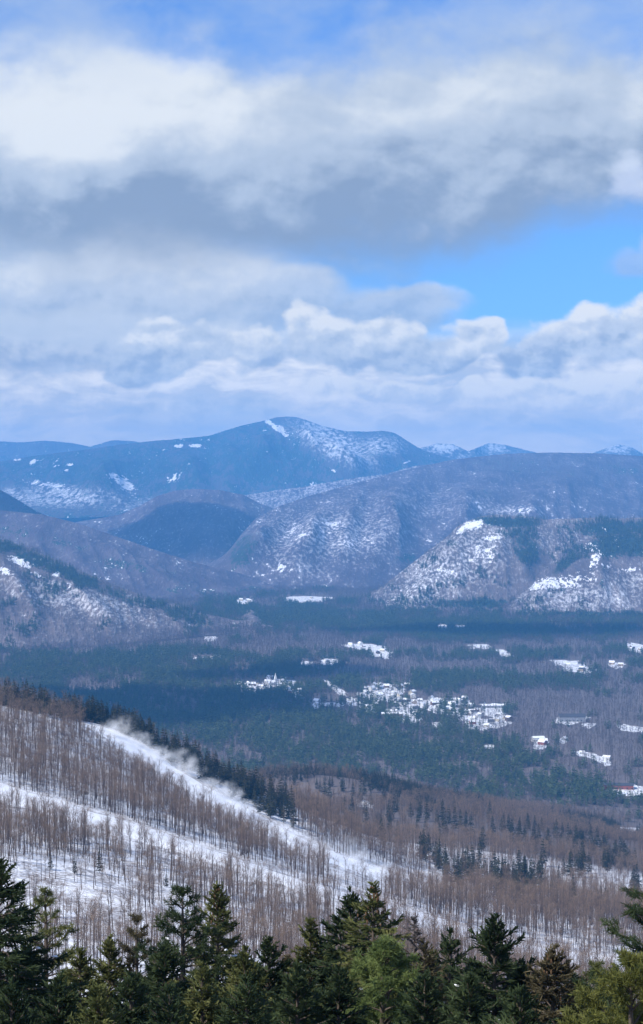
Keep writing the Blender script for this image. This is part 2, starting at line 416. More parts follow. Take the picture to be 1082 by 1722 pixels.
if True:
    # farthest ranges
    mountain('mountain', [(-160, 748, 21500), (-60, 746, 21500), (0, 742, 21500), (30, 744, 21500), (75, 741, 21300), (120, 745, 21300), (150, 751, 21300), (190, 740, 21000), (225, 742, 21000), (260, 752, 21000), (420, 770, 21000), (560, 775, 21000)],
             [(-160, 800, 19800), (560, 800, 19800)], 3000, M_mtn_far, 240, 40, 1.2, 160, 2200, base=(.35, .1))
    mountain('mountain', [(640, 790, 19500), (680, 765, 19500), (705, 754, 19500), (735, 745.5, 19500), (762, 747, 19500), (788, 759, 19500), (800, 754, 19700), (822, 745, 21000), (850, 748, 21000), (885, 757, 21000), (930, 768, 21000),
                          (980, 770, 20000), (1010, 757, 20300), (1040, 747, 20300), (1062, 752, 20300), (1082, 763, 20300), (1150, 775, 20300)],
             [(640, 815, 17500), (1150, 815, 17500)], 3000, M_mtn_far, 300, 50, 1.1, 110, 1500, base=(.08, .5), pale=[(750, 752, 30, 9), (830, 752, 25, 9), (1040, 753, 26, 8)],
             cliff=[(715, 769, 14, 3, -30), (700, 760, 8, 2)])
    # the high peak with its snowy flank
    mountain('mountain', [(-160, 790, 16500), (-60, 783, 16500), (0, 776, 16500), (60, 766, 16800), (150, 755, 17000), (200, 748, 17000), (250, 742, 17000), (300, 738, 17000), (350, 733, 17200), (400, 717, 17500), (440, 708, 17800),
                          (465, 702, 18000), (485, 700, 18000), (505, 703, 18000), (540, 716, 17800), (580, 725, 17600), (615, 726, 17500), (645, 724, 17500), (665, 729, 17400), (690, 745, 17300), (710, 757, 17200), (760, 772, 17000), (840, 790, 17000)],
             [(-160, 868, 13200), (130, 868, 13200), (300, 860, 13500), (560, 850, 14000), (840, 850, 14000)], 4000, M_mtn_far, 520, 150, 1.05, 150, 1500, base=(.52, .12),
             conif=[(200, 790, 200, 40, 0, .2), (430, 770, 120, 45, 10, .25)],
             pale=[(560, 745, 90, 30, 25, 1.), (640, 750, 50, 20, 0, .9), (90, 835, 140, 22, 0, .9), (270, 850, 110, 16, 0, .7), (400, 745, 40, 10, -20, .3)],
             cliff=[(208, 812, 26, 11, 35, .9), (190, 800, 10, 7), (302, 750, 9, 3), (330, 750, 16, 3.5, 5), (462, 718, 30, 4, 38), (475, 722, 16, 6, 40, .7), (55, 776, 6, 3, -30), (118, 781, 5, 2.5), (113, 791, 4, 2.5), (30, 772, 10, 4, -20, .8),
                    (560, 790, 8, 2, 35), (80, 815, 50, 6, 10, .62), (290, 805, 14, 8, 0, .6), (685, 777, 8, 2, -20)],
             spurs=[(440, 708, 590, 810, 220, 26), (485, 700, 420, 800, 120, 24), (645, 724, 640, 790, 120, 25), (300, 738, 330, 830, 130, 30), (200, 748, 160, 830, 120, 28), (380, 725, 390, 820, 110, 22)])
    # pale ridge behind the broad hill
    mountain('hill', [(300, 850, 12500), (415, 832, 12800), (470, 824, 13000), (520, 817, 13000), (580, 806, 13000), (650, 797, 13000), (700, 783, 13200), (800, 775, 13300)],
             [(300, 905, 11200), (800, 880, 11500)], 1500, M_mtn_mid, 200, 60, 1., 40, 600, base=(.05, .85))
    # dark rounded hill in cloud shadow
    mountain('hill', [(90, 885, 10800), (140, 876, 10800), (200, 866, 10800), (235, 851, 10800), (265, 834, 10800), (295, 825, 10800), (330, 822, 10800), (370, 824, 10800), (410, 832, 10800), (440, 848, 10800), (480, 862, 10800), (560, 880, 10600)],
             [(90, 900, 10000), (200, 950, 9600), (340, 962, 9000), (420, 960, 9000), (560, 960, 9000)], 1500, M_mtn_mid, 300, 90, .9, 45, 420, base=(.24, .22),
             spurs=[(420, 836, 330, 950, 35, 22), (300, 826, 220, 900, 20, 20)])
    # broad purple hill
    mountain('hill', [(330, 985, 8200), (380, 935, 8500), (405, 900, 8900), (430, 872, 9300), (470, 851, 9700), (520, 834, 10200), (600, 812, 10800), (680, 791, 11500), (760, 773, 12000), (850, 763, 12400), (920, 761, 12500), (1000, 762, 12400), (1082, 767, 12300), (1200, 775, 12000)],
             [(330, 992, 7500), (440, 992, 7500), (600, 992, 7500), (700, 985, 7800), (1200, 960, 9000)], 2500, M_mtn_mid, 560, 200, 1.0, 62, 800, base=(.10, .22),
             pale=[(560, 900, 130, 45, 0, .75), (490, 945, 70, 25, 20, .45), (700, 850, 160, 30, 0, .35), (860, 858, 60, 10, 0, .7)],
             conif=[(410, 925, 22, 40, 40, .7), (690, 940, 30, 12, 0, .6), (900, 790, 150, 22, 8, .3), (1050, 790, 60, 14, 10, .4), (640, 925, 30, 10, -40, .4), (500, 880, 40, 9, -10, .4), (545, 925, 16, 26, 30, .45), (610, 905, 12, 30, 25, .4), (455, 900, 12, 26, 35, .4), (580, 870, 50, 7, -8, .35), (720, 880, 40, 8, -15, .35), (820, 830, 90, 8, 5, .35)],
             cliff=[(530, 895, 70, 20, 0, .34), (470, 950, 25, 10, 10, .36), (880, 858, 30, 5, 0, .5), (600, 910, 40, 16, 0, .30)],
             spurs=[(470, 851, 410, 960, 60, 20), (560, 825, 500, 965, 70, 26), (680, 792, 640, 960, 80, 35), (850, 765, 780, 880, 80, 40), (1000, 763, 900, 870, 70, 40), (600, 812, 580, 930, 40, 18)])
    # left: blue hill edge, purple slope, near hill with cliffs
    mountain('hill', [(-200, 770, 9800), (-60, 800, 9800), (0, 823, 9700), (30, 840, 9600), (60, 859, 9500), (90, 872, 9400), (160, 890, 9300)],
             [(-200, 900, 8600), (160, 905, 8600)], 1500, M_mtn_mid, 160, 60, 1., 30, 500, base=(.45, .1))
    mountain('hill', [(-200, 838, 8000), (-60, 850, 8000), (0, 858, 8000), (70, 865, 7950), (130, 880, 7900), (200, 904, 7850), (270, 928, 7800), (330, 947, 7750), (400, 963, 7700), (450, 981, 7650), (500, 998, 7500)],
             [(-200, 1010, 6700), (300, 1012, 6800), (430, 1010, 6900), (500, 1005, 7100)], 1200, M_mtn_mid, 380, 130, .95, 35, 420, base=(.14, .12),
             conif=[(60, 900, 120, 14, 12, .25), (250, 960, 120, 12, 14, .25), (330, 1000, 150, 12, 4, .25), (420, 992, 40, 8, 0, .35)],
             spurs=[(130, 880, 300, 990, 18, 16), (0, 858, 150, 960, 22, 20)])
    H7 = mountain('hill', [(-200, 868, 6100), (-60, 893, 6100), (0, 906, 6050), (60, 926, 6000), (110, 949, 5950), (160, 970, 5900), (210, 990, 5850), (260, 1009, 5800), (330, 1029, 5750), (400, 1044, 5700), (460, 1056, 5600)],
             [(-200, 1100, 4850), (100, 1092, 4950), (250, 1078, 5150), (400, 1062, 5450), (460, 1062, 5480)], 900, M_mtn_near, 420, 150, .92, 32, 330, base=(.06, .2),
             conif=[(30, 930, 90, 14, 23, .75), (160, 985, 110, 11, 24, .8), (280, 1026, 90, 9, 18, .6), (0, 1020, 40, 14, 0, .4), (60, 975, 40, 10, 20, .5)],
             cliff=[(30, 943, 22, 6, 25, .95), (10, 960, 16, 6, 30, .9), (65, 968, 14, 5, 20, .75), (95, 968, 8, 5, 0, .8), (118, 985, 7, 6, 0, .6)],
             pale=[(140, 1010, 140, 28, 12, .8), (60, 985, 90, 20, 10, .4)],
             spurs=[(60, 926, 190, 1050, 22, 14), (-20, 903, 60, 1040, 18, 14)])
    # right: cliff hill and its front bluff
    H8 = mountain('hill', [(540, 1036, 6700), (590, 1018, 6850), (640, 988, 7000), (680, 957, 7100), (720, 926, 7200), (752, 902, 7250), (770, 884, 7280), (785, 876, 7300), (810, 868, 7300), (835, 865, 7300), (880, 868, 7300), (920, 873, 7300), (960, 872, 7300), (1000, 870, 7300), (1040, 872, 7300), (1082, 870, 7300), (1250, 862, 7300)],
             [(540, 1040, 6100), (600, 1034, 6200), (700, 1032, 6250), (800, 1032, 6250), (1000, 1035, 6200), (1250, 1036, 6200)], 900, M_mtn_near, 520, 160, .95, 38, 300, base=(.10, .25),
             conif=[(850, 878, 65, 10, 3, .95), (880, 915, 45, 26, 60, .7), (1040, 890, 110, 16, 0, .8), (770, 985, 80, 12, -10, .35), (1040, 930, 70, 30, 0, .7), (800, 1015, 160, 9, 0, .7)],
             cliff=[(797, 884, 20, 8, -15, 1.), (775, 893, 10, 5, -40, .9), (828, 905, 20, 7, 0, .85), (800, 930, 50, 28, -35, .47), (740, 965, 80, 20, -32, .45), (680, 995, 60, 12, -25, .42), (826, 940, 8, 8, 0, .75)],
             pale=[(760, 950, 150, 50, -32, .8), (950, 900, 90, 25, 0, .4)],
             spurs=[(785, 876, 700, 1020, 35, 18), (850, 866, 830, 1000, 22, 16), (930, 873, 880, 960, 20, 16)])
    H9 = mountain('hill', [(830, 1028, 6420), (860, 1005, 6500), (880, 980, 6600), (905, 962, 6650), (940, 944, 6700), (962, 927, 6720), (985, 912, 6750), (1003, 903, 6760), (1040, 898, 6780), (1082, 893, 6800), (1250, 885, 6800)],
             [(830, 1046, 5950), (1000, 1046, 5950), (1250, 1048, 5950)], 500, M_mtn_near, 380, 130, .9, 30, 260, base=(.12, .25),
             conif=[(1050, 918, 80, 20, 0, .9), (950, 950, 30, 9, -35, .75), (890, 1012, 30, 8, 0, .5), (1000, 1034, 200, 8, 0, .7), (1010, 985, 12, 20, 0, .5)],
             cliff=[(940, 980, 50, 13, 0, .72), (900, 985, 14, 10, 0, .8), (978, 972, 26, 12, 10, .7), (1000, 945, 12, 26, 20, .66), (1020, 952, 14, 7, 20, .8), (1060, 958, 18, 5, 0, .7), (990, 918, 14, 12, 0, .55)],
             pale=[(970, 1005, 120, 25, 0, .8), (1060, 975, 60, 20, 0, .6)],
             spurs=[(985, 912, 900, 1010, 22, 14), (1010, 905, 1010, 1010, 20, 14)])


# ------------------------------------------------------------------ tree kinds
def bare_tree_geo(seed, H, twigs=1., far=False):
    """leafless hardwood: trunk with limbs, and a crown of fine twigs"""
    R = np.random.default_rng(seed); tr = Geo(); cr = Geo()
    n = 7; z = np.linspace(0, H * .93, n)
    lean = R.normal(0, .04, 2) * H
    px = lean[0] * (z / H) ** 1.3 + np.cumsum(R.normal(0, .07, n)) ; py = lean[1] * (z / H) ** 1.3 + np.cumsum(R.normal(0, .07, n))
    px -= px[0]; py -= py[0]
    r0 = .0092 * H * R.uniform(.85, 1.15)
    tr.tube(np.stack([px, py, z], -1), r0 * (1 - .85 * z / z[-1]) + .015, 4 if far else 5)
    P0, P1, W0, W1 = [], [], [], []
    nl = 7 if far else 11
    for i in range(nl):
        f = R.uniform(.34 if far else .45, .94); zb = f * H * .93
        b = np.array([np.interp(zb, z, px), np.interp(zb, z, py), zb])
        az = i * 2.4 + R.uniform(-.5, .5); el = RAD(R.uniform(38, 68))
        L = H * R.uniform(.14, .27) * (1.25 - .55 * f)
        k = 4; t = np.linspace(0, 1, k)
        e2 = el + t * .25
        path = b + np.stack([np.cos(az) * np.cos(e2) * L * t, np.sin(az) * np.cos(e2) * L * t, np.sin(e2) * L * t], -1) + R.normal(0, .03 * L, (k, 3)) * t[:, None]
        if not far: tr.tube(path, r0 * .42 * (1 - .75 * t) * (1.2 - f) + .012, 3)
        else:
            P0.append(b[None]); P1.append(path[-1:]); W0.append([r0 * .8]); W1.append([.04])
        m = int((10 if far else 7) * twigs)
        s = R.uniform(.2, 1, m)
        q = np.stack([np.interp(s, t, path[:, c]) for c in range(3)], -1)
        a2 = az + R.normal(0, .9, m); e = R.uniform(.35, 1.35, m); l = H * R.uniform(.05, .13, m)
        d = np.stack([np.cos(a2) * np.cos(e), np.sin(a2) * np.cos(e), np.sin(e)], -1)
        q1 = q + d * l[:, None]
        P0.append(q); P1.append(q1); W0.append(np.full(m, .06 if far else .032)); W1.append(np.full(m, .045 if far else .013))
        m2 = 2 if far else 4
        for _ in range(m2):
            s2 = R.uniform(.25, 1, m); qq = q + (q1 - q) * s2[:, None]
            d2 = d + R.normal(0, .55, (m, 3)); d2 /= np.linalg.norm(d2, axis=1)[:, None]
            P0.append(qq); P1.append(qq + d2 * (l * R.uniform(.4, .8, m))[:, None]); W0.append(np.full(m, .05 if far else .017)); W1.append(np.full(m, .035 if far else .008))
    cr.blades(np.concatenate(P0), np.concatenate(P1), np.concatenate(W0), np.concatenate(W1), R=R)
    return tr, cr

def small_conifer_geo(seed, H, r, lvl=15, k=8, round_=0., wide=1.):
    """conifer a few dozen pixels tall or less: trunk and drooping sprays"""
    R = np.random.default_rng(seed); tr = Geo(); cr = Geo()
    tr.tube([(0, 0, 0), (0, 0, H * .5), (0, 0, H * .97)], [H * .014, H * .01, .02], 4)
    P0, P1, W0, W1, N = [], [], [], [], []
    for i in range(lvl):
        f = (i + R.uniform(-.3, .3)) / lvl; f = min(max(f, 0), .985)
        z = H * (.10 + .90 * f)
        pr = (1 - f) ** (.85 - .5 * round_) * (.55 + .45 * min(1, f * 6))
        m = max(3, int(k * (1 - .55 * f)))
        az = R.uniform(0, 6.28) + np.arange(m) * 6.283 / m + R.normal(0, .3, m)
        L = r * pr * R.uniform(.6, 1.2, m) + .12
        dz = L * R.uniform(-.45, .05, m) + .12 * round_ * L
        a = np.stack([np.zeros(m), np.zeros(m), np.full(m, z)], -1)
        b = a + np.stack([np.cos(az) * L, np.sin(az) * L, dz], -1)
        w = H / lvl * 1.15 * wide
        nrm = np.stack([np.zeros(m), np.zeros(m), np.ones(m)], -1) + R.normal(0, .55, (m, 3))
        P0.append(a + (b - a) * .08); P1.append(b); W0.append(np.full(m, w * .55)); W1.append(np.full(m, w * .35)); N.append(nrm)
        for _ in range(2):
            s = R.uniform(.35, .95, m)[:, None]; q = a + (b - a) * s
            d = np.stack([np.cos(az + R.normal(0, .9, m)), np.sin(az + R.normal(0, .9, m)), R.uniform(-.7, .35, m)], -1)
            P0.append(q); P1.append(q + d * (L * .38 + .1)[:, None]); W0.append(np.full(m, w * .5)); W1.append(np.full(m, w * .22)); N.append(R.normal(size=(m, 3)))
    P0.append([[0, 0, H * .93]]); P1.append([[0, 0, H * 1.03]]); W0.append([.22 * wide]); W1.append([.03]); N.append([[0, 1, 0]])
    cr.blades(np.concatenate(P0), np.concatenate(P1), np.concatenate(W0), np.concatenate(W1), np.concatenate(N))
    return tr, cr

def join_geo(name, tr, cr, mt, mc):
    V = np.concatenate(tr.V + cr.V); Q = np.concatenate(tr.Q + [q + tr.n for q in cr.Q])
    nq = sum(len(q) for q in tr.Q); nc = sum(len(q) for q in cr.Q)
    return make_mesh(name, V, Q, [mt, mc], matidx=np.r_[np.zeros(nq, int), np.ones(nc, int)])

def stuff(name, pts, rz, s, vi, variants, label=None):
    """one object of uncountable plants: variants instanced on points"""
    coll = bpy.data.collections.new(name + '_kinds')
    for i, me in enumerate(variants):
        o = bpy.data.objects.new('kind_%03d' % i, me); coll.objects.link(o)
    me = bpy.data.meshes.new(name); me.vertices.add(len(pts)); me.vertices.foreach_set('co', np.asarray(pts, np.float32).ravel())
    for k, a, t in (('rz', rz, 'FLOAT'), ('sz', s, 'FLOAT'), ('vi', vi, 'INT')):
        at_ = me.attributes.new(k, t, 'POINT'); at_.data.foreach_set('value', np.asarray(a, np.int32 if t == 'INT' else np.float32))
    o = link(name, me)
    g = bpy.data.node_groups.new(name, 'GeometryNodeTree'); nt = NT(g)
    g.interface.new_socket('Geometry', in_out='INPUT', socket_type='NodeSocketGeometry'); g.interface.new_socket('Geometry', in_out='OUTPUT', socket_type='NodeSocketGeometry')
    gi = nt.node('NodeGroupInput'); go = nt.node('NodeGroupOutput'); ip = nt.node('GeometryNodeInstanceOnPoints'); ci = nt.node('GeometryNodeCollectionInfo')
    ci.inputs['Collection'].default_value = coll; ci.inputs['Separate Children'].default_value = True; ci.inputs['Reset Children'].default_value = True
    ip.inputs['Pick Instance'].default_value = True
    def na(nm, t):
        n = nt.node('GeometryNodeInputNamedAttribute', data_type=t); n.inputs[0].default_value = nm; return n.outputs[0]
    cb = nt.node('ShaderNodeCombineXYZ'); g.links.new(na('rz', 'FLOAT'), cb.inputs[2])
    g.links.new(gi.outputs[0], ip.inputs['Points']); g.links.new(ci.outputs[0], ip.inputs['Instance'])
    g.links.new(na('vi', 'INT'), ip.inputs['Instance Index']); g.links.new(cb.outputs[0], ip.inputs['Rotation']); g.links.new(na('sz', 'FLOAT'), ip.inputs['Scale'])
    g.links.new(ip.outputs[0], go.inputs[0])
    md = o.modifiers.new('scatter', 'NODES'); md.node_group = g
    return props(o, 'stuff', label)

# ------------------------------------------------------------------ the village and its snowy clearings
# px, py, half width, half height, tilt of the snow patches seen from the mountain
CLEAR = [(515, 1006, 48, 3.5, 0), (410, 1010, 20, 2, 0), (427, 1046, 9, 3.5, 0), (355, 1072, 11, 2, 0), (345, 1103, 30, 1.6, 0), (557, 1111, 18, 3, -4), (515, 1114, 9, 2, 0),
         (612, 1086, 34, 3.5, 2), (640, 1097, 20, 5, 8), (745, 1053, 9, 3, 0), (775, 1053, 12, 1.2, 0), (805, 1085, 20, 1.4, 0), (843, 1095, 10, 3, 8), (848, 1099, 15, 1.6, 5), (955, 1114, 30, 4, 5), (975, 1124, 24, 4, 0),
         (1037, 1117, 16, 3, 0), (1070, 1088, 20, 6, 10), (425, 1154, 24, 6, 12), (470, 1148, 28, 6, 0), (497, 1166, 18, 4, 30), (533, 1184, 8, 5, 60), (566, 1156, 22, 3, 32), (592, 1178, 12, 5, 0), (560, 1183, 22, 1.6, 0),
         (648, 1157, 42, 6, 0), (640, 1170, 36, 6, 5), (620, 1186, 18, 6, 10), (680, 1196, 34, 6, 4), (700, 1182, 40, 6, 8), (740, 1190, 36, 8, 12), (752, 1178, 36, 5, 0), (778, 1198, 34, 8, 20), (690, 1209, 20, 2.5, 0), (735, 1217, 8, 2.5, 0),
         (828, 1194, 25, 7, 0), (816, 1216, 30, 7, 0), (842, 1210, 20, 8, 0), (962, 1208, 26, 6, -2), (910, 1250, 14, 6, 0), (946, 1244, 7, 2, 0), (985, 1267, 20, 2.5, 8), (1012, 1276, 18, 4, 20), (1062, 1223, 26, 3, 8), (990, 1218, 12, 2, 0),
         (1058, 1328, 30, 8, 4), (1062, 1395, 24, 3, 5), (822, 1254, 10, 1.5, 0), (1075, 1487, 14, 4, 0), (614, 1350, 15, 4, 12)]
def in_clear(px, py, grow=0.):
    r = np.zeros(px.shape, bool)
    for (cx, cy, rx, ry, a) in CLEAR:
        c_, s_ = math.cos(RAD(a)), math.sin(RAD(a))
        dx = px - cx; dy = py - cy
        ux = (dx * c_ + dy * s_) / (rx + grow); uy = (-dx * s_ + dy * c_)
        uy = np.where(uy > 0, uy / (ry + 7 + grow), uy / (ry + grow))
        r |= ux ** 2 + uy ** 2 < .9 + .9 * fbm(px / 8, py / 4, 77, 3)
    return r

if True:
    for (cx, cy, rx, ry, a) in CLEAR:
        nr, na_ = 5, 28
        an = np.arange(na_ + 1) * 2 * math.pi / na_
        rr = np.linspace(.02, 1, nr)[:, None]
        wob = 1 + .5 * fbm(np.cos(an) * 2.5 + cx, np.sin(an) * 2.5 + cy, 5, 3); wob[-1] = wob[0]
        ux = rr * np.cos(an) * wob * rx; uy = rr * np.sin(an) * wob; uy = np.where(uy > 0, uy * (ry + 4.5), uy * ry * .9)
        c_, s_ = math.cos(RAD(a)), math.sin(RAD(a))
        P = hit((cx + ux * c_ - uy * s_).ravel(), (cy + ux * s_ + uy * c_).ravel(), 900)
        P[:, 2] += .35
        props(link('snow_field', make_mesh('snow_field', P, grid_faces(nr, na_ + 1), M_field, True)), 'structure')

def silhouette(px):
    return np.interp(px, [-50, 0, 100, 200, 300, 400, 450, 470], [1128, 1150, 1175, 1200, 1245, 1290, 1310, 3000])

FARBARE = [join_geo('leafless_tree_far', *bare_tree_geo(500 + i, h, 1., True), M_bark, M_twigfar) for i, h in enumerate((13, 15, 16, 14))]
def vconifer(i, h, r, rnd):
    return join_geo('conifer_far', *small_conifer_geo(600 + i, h, r, 9, 6, rnd, 1.25), M_ctrunk, M_conifer_far)
FARCON = [vconifer(0, 15, 3.0, 0), vconifer(1, 17, 3.9, .9), vconifer(2, 19, 4.4, 1.), vconifer(3, 14, 2.6, .1), vconifer(4, 16, 4.2, .8)]

def conifer_share(px, py):
    """fraction of evergreens in the valley woods, by district"""
    c = .38 + 0 * px
    c += .5 * gauss(px, py, [(250, 1125, 330, 30), (470, 1225, 380, 42, 3), (700, 1280, 260, 40, 12), (560, 1275, 150, 45), (760, 1150, 190, 18, 0), (930, 1150, 60, 16), (300, 1195, 320, 40), (640, 1045, 330, 18, 0), (880, 1055, 330, 18),
                                (480, 1030, 90, 12), (980, 1340, 60, 30), (930, 1100, 120, 10), (900, 1310, 70, 45)])
    c -= .6 * gauss(px, py, [(520, 1082, 110, 12), (1000, 1190, 200, 40, 5), (900, 1220, 110, 28), (1010, 1260, 110, 38), (720, 1085, 120, 10), (1000, 1390, 150, 30), (620, 1115, 80, 10), (760, 1120, 120, 8), (180, 1075, 230, 16), (850, 1165, 160, 10, 5), (960, 1380, 90, 25)])
    return c * .75 + .1 + .85 * fbm(px / 45, py / 13, 91, 5)

if True:
    # valley woods
    N = 185000
    y = np.sqrt(rng.uniform(1700 ** 2, 8300 ** 2, N)); x = rng.uniform(-1, 1, N) * y * .183
    z = ground_z(x, y); P = np.stack([x, y, z], -1)
    px, py = pix(P); _, pt = pix(P + [0, 0, 16.])
    hz = np.where(y < 3300, hill_z(x, np.minimum(y, 3300)), -99)
    ok = (pt < silhouette(px) + 8) & (~in_clear(px, py) | ((py > 1138) & (py < 1226) & (rng.uniform(size=N) < .42))) & (hz < 8)
    P, px, py = P[ok], px[ok], py[ok]
    con = conifer_share(px, py) > rng.uniform(.25, .75, len(P))
    # wooded hillsides within a few kilometres
    for (V, t, A), dens in ((H7, 85.), (H8, 85.), (H9, 85.)):
        nt_, nu = V.shape[:2]; nf = int((t <= 1).sum())
        G = V[:nf]
        e1 = G[1:, :-1] - G[:-1, :-1]; e2 = G[:-1, 1:] - G[:-1, :-1]
        ar = np.linalg.norm(np.cross(e1, e2), axis=-1)
        qx, qy = pix(G[:-1, :-1]); ar = ar * ((qx > -25) & (qx < 1107))
        n = int(ar.sum() / dens); c = rng.choice(ar.size, n, p=(ar / ar.sum()).ravel()); i, j = np.divmod(c, nu - 1)
        a, b = rng.uniform(size=(2, n, 1))
        Q = G[i, j] * (1 - a) * (1 - b) + G[i + 1, j] * a * (1 - b) + G[i, j + 1] * (1 - a) * b + G[i + 1, j + 1] * a * b
        nn = fbm(Q[:, 0] / 60, Q[:, 2] / 40, 61, 3)
        cl = A['cliff'].reshape(nt_, nu)[i, j] + .5 * nn; co = A['conifer'].reshape(nt_, nu)[i, j]; pl = A['pale'].reshape(nt_, nu)[i, j]
        keep = (cl < .54) & (rng.uniform(size=n) > np.clip(pl - .2, 0, .4))
        P = np.concatenate([P, Q[keep]]); con = np.r_[con, (co + .9 * nn > rng.uniform(.3, .75, n))[keep]]
    n = len(P)
    rz = rng.uniform(0, 6.28, n); s = rng.uniform(.62, 1.12, n)
    k = con
    stuff('evergreen_forest', P[k], rz[k], s[k], rng.integers(0, len(FARCON), k.sum()), FARCON)
    k = ~con
    stuff('leafless_forest', P[k], rz[k], s[k] * 1.05, rng.integers(0, len(FARBARE), k.sum()), FARBARE)

# ------------------------------------------------------------------ ski hill woods
BARE = [bare_tree_geo(40 + i, h) for i, h in enumerate((15.5, 17, 14, 16, 18, 11))]
BARE_T = [a.mesh('trunk', M_bark) for a, b in BARE]; BARE_C = [b.mesh('crown', M_twig) for a, b in BARE]
BARE_J = [join_geo('leafless_tree_joined', a, b, M_bark, M_twig) for a, b in BARE]
def put_tree(name, label, cat, group, loc, rz, s, tm, cm):
    e = link(name, None, None, loc, rz, s); props(e, None, label, cat, group)
    link('trunk', tm, e); link('crown', cm, e)
    return e

SPR = [small_conifer_geo(80 + i, h, r, 17, 9, 0) for i, (h, r) in enumerate(((14, 2.3), (12, 2.2), (15, 2.9), (11, 2.3)))]
SPR_T = [a.mesh('trunk', M_ctrunk) for a, b in SPR]; SPR_C = [b.mesh('crown', M_conifer) for a, b in SPR]

if True:
    T = TRAILS['upper']
    # conifers: along the ridge behind the upper trail
    C = []
    t = rng.uniform(0, 1, 420)
    bx = np.interp(t, [0, .2, 1], [-10, 130, 495]); yy = np.linspace(1040, 1290, 60); gx = (bx[:, None] - CX) / F * yy[None]; gy = np.repeat(yy[None], len(bx), 0)
    top = pix(np.stack([gx, gy, ground_z(gx, gy)], -1))[1].min(1) + 1.2
    bot = np.interp(bx, T[:, 0], T[:, 1]) - np.interp(bx, T[:, 0], T[:, 2]) - 1
    f = rng.uniform(0, 1, len(t)) ** 1.6
    by = np.where(bx < 145, top + 7 * f, top + np.maximum(bot - top, .5) * f)
    hp = hit(bx, by, 600, 3000)
    for p in hp:
        if p[1] < 1400: C.append((p, 'ridge', rng.uniform(.65, 1.2)))
    # on the brown lower slopes: loose clumps
    for (cx, cy, rx, ry, n) in [(715, 1440, 16, 10, 6), (745, 1460, 14, 8, 4), (850, 1490, 40, 12, 16), (790, 1475, 30, 10, 9), (885, 1500, 22, 8, 6), (965, 1470, 30, 14, 6), (1000, 1440, 60, 16, 14), (1050, 1460, 30, 16, 10), (1070, 1500, 20, 10, 4),
                                (660, 1400, 40, 20, 5), (820, 1400, 90, 22, 20), (930, 1420, 70, 18, 16), (700, 1370, 90, 18, 14), (600, 1345, 60, 16, 9), (560, 1325, 60, 12, 8), (860, 1500, 60, 10, 8), (660, 1485, 12, 6, 3), (745, 1490, 60, 6, 4), (940, 1525, 60, 14, 6), (1020, 1530, 40, 14, 5)]:
        a = rng.normal(0, .6, (int(n * 1.5), 2)); hp = hit(cx + a[:, 0] * rx, cy + a[:, 1] * ry, 600, 3300)
        for p in hp:
            if p[1] < 3000: C.append((p, 'slope', rng.uniform(.9, 1.45)))
    # and a few alone among the bare trees near by
    for (cx, cy) in [(85, 1462), (126, 1470), (168, 1468), (555, 1512), (280, 1492), (945, 1575), (790, 1560)]:
        C.append((hit(cx, cy, 450, 2000)[0], 'lone', rng.uniform(.45, .6)))
    C = [c for c in C if not in_trail(*[np.atleast_1d(q) for q in pix(c[0][None])], 0, (8, 10))[0]]
    LAB = {'ridge': ('dark evergreen in the band along the ridge behind the upper ski trail', 'evergreens along the ridge'),
           'slope': ('small dark evergreen scattered among the bare brown woods right of the ski trails', 'evergreens scattered in the brown woods'),
           'lone': ('small dark evergreen standing alone among the bare trees near the lower ski trail', 'lone evergreens in the bare woods')}
    # the largest stay trees of their own, the rest become one stand
    lone = [c for c in C if c[1] == 'lone']; C = sorted((c for c in C if c[1] != 'lone'), key=lambda c: c[0][1] / c[2])
    REST = C[288:]; C = C[:288] + lone
    # hardwoods
    def patch(n, y0, y1, x0, x1):
        y = rng.uniform(y0, y1, n); px = rng.uniform(x0, x1, n); x = (px - CX) / F * y
        w = rng.uniform(size=n) < y / y1                       # even density on the ground
        return x[w], y[w]
    x, y = patch(33000, 470, 1150, -40, 1122)
    x2, y2 = patch(66000, 1150, 2750, -40, 1122)
    x = np.r_[x, x2]; y = np.r_[y, y2]
    z = ground_z(x, y); P = np.stack([x, y, z], -1); px, py = pix(P); _, pt = pix(P + [0, 0, 15.])
    hidden = (y > 1290) & (px < 500) & (pt > silhouette(px) + 20)
    edge = ground_z(x, y) - (7 * fbm(x / 700, y / 700, 3, 4) + 2)
    thin = fbm(x / 38, y / 60, 55, 3)
    # ridge belt right of the upper trail is evergreen
    T = TRAILS['upper']; ct = np.interp(px, T[:, 0], T[:, 1])
    belt = (px > -20) & (px < 470) & (py < ct - 12) & (y < 1330) & (px > 110)
    keep = ~in_trail(px, py) & ~hidden & ~in_clear(px, py) & (edge > 10) & ~(belt & (rng.uniform(size=len(x)) < .3)) & ((thin > -.42) | (y > 1100))
    keep &= (y > 1150) | (rng.uniform(size=len(x)) < np.where((py > 1440) & (px < 430 - .6 * (1600 - py)), .42, np.where(py > 1440, .72, .9)))
    P, px, py = P[keep], px[keep], py[keep]
    cq = np.array([c[0] for c in C + REST]); clear = np.ones(len(P), bool)
    for i0 in range(0, len(P), 4000):
        b = P[i0:i0 + 4000]; ex = b[:, None, 0] - cq[None, :, 0]; ey = b[:, None, 1] - cq[None, :, 1]
        clear[i0:i0 + 4000] = ~((np.abs(ex) < 4.5) & (ey > -np.where(cq[None, :, 1] > 1250, 45, 14)) & (ey < 5)).any(1)
    P, px, py = P[clear], px[clear], py[clear]
    o = np.argsort(P[:, 1]); P, px, py = P[o], px[o], py[o]
    n = len(P)
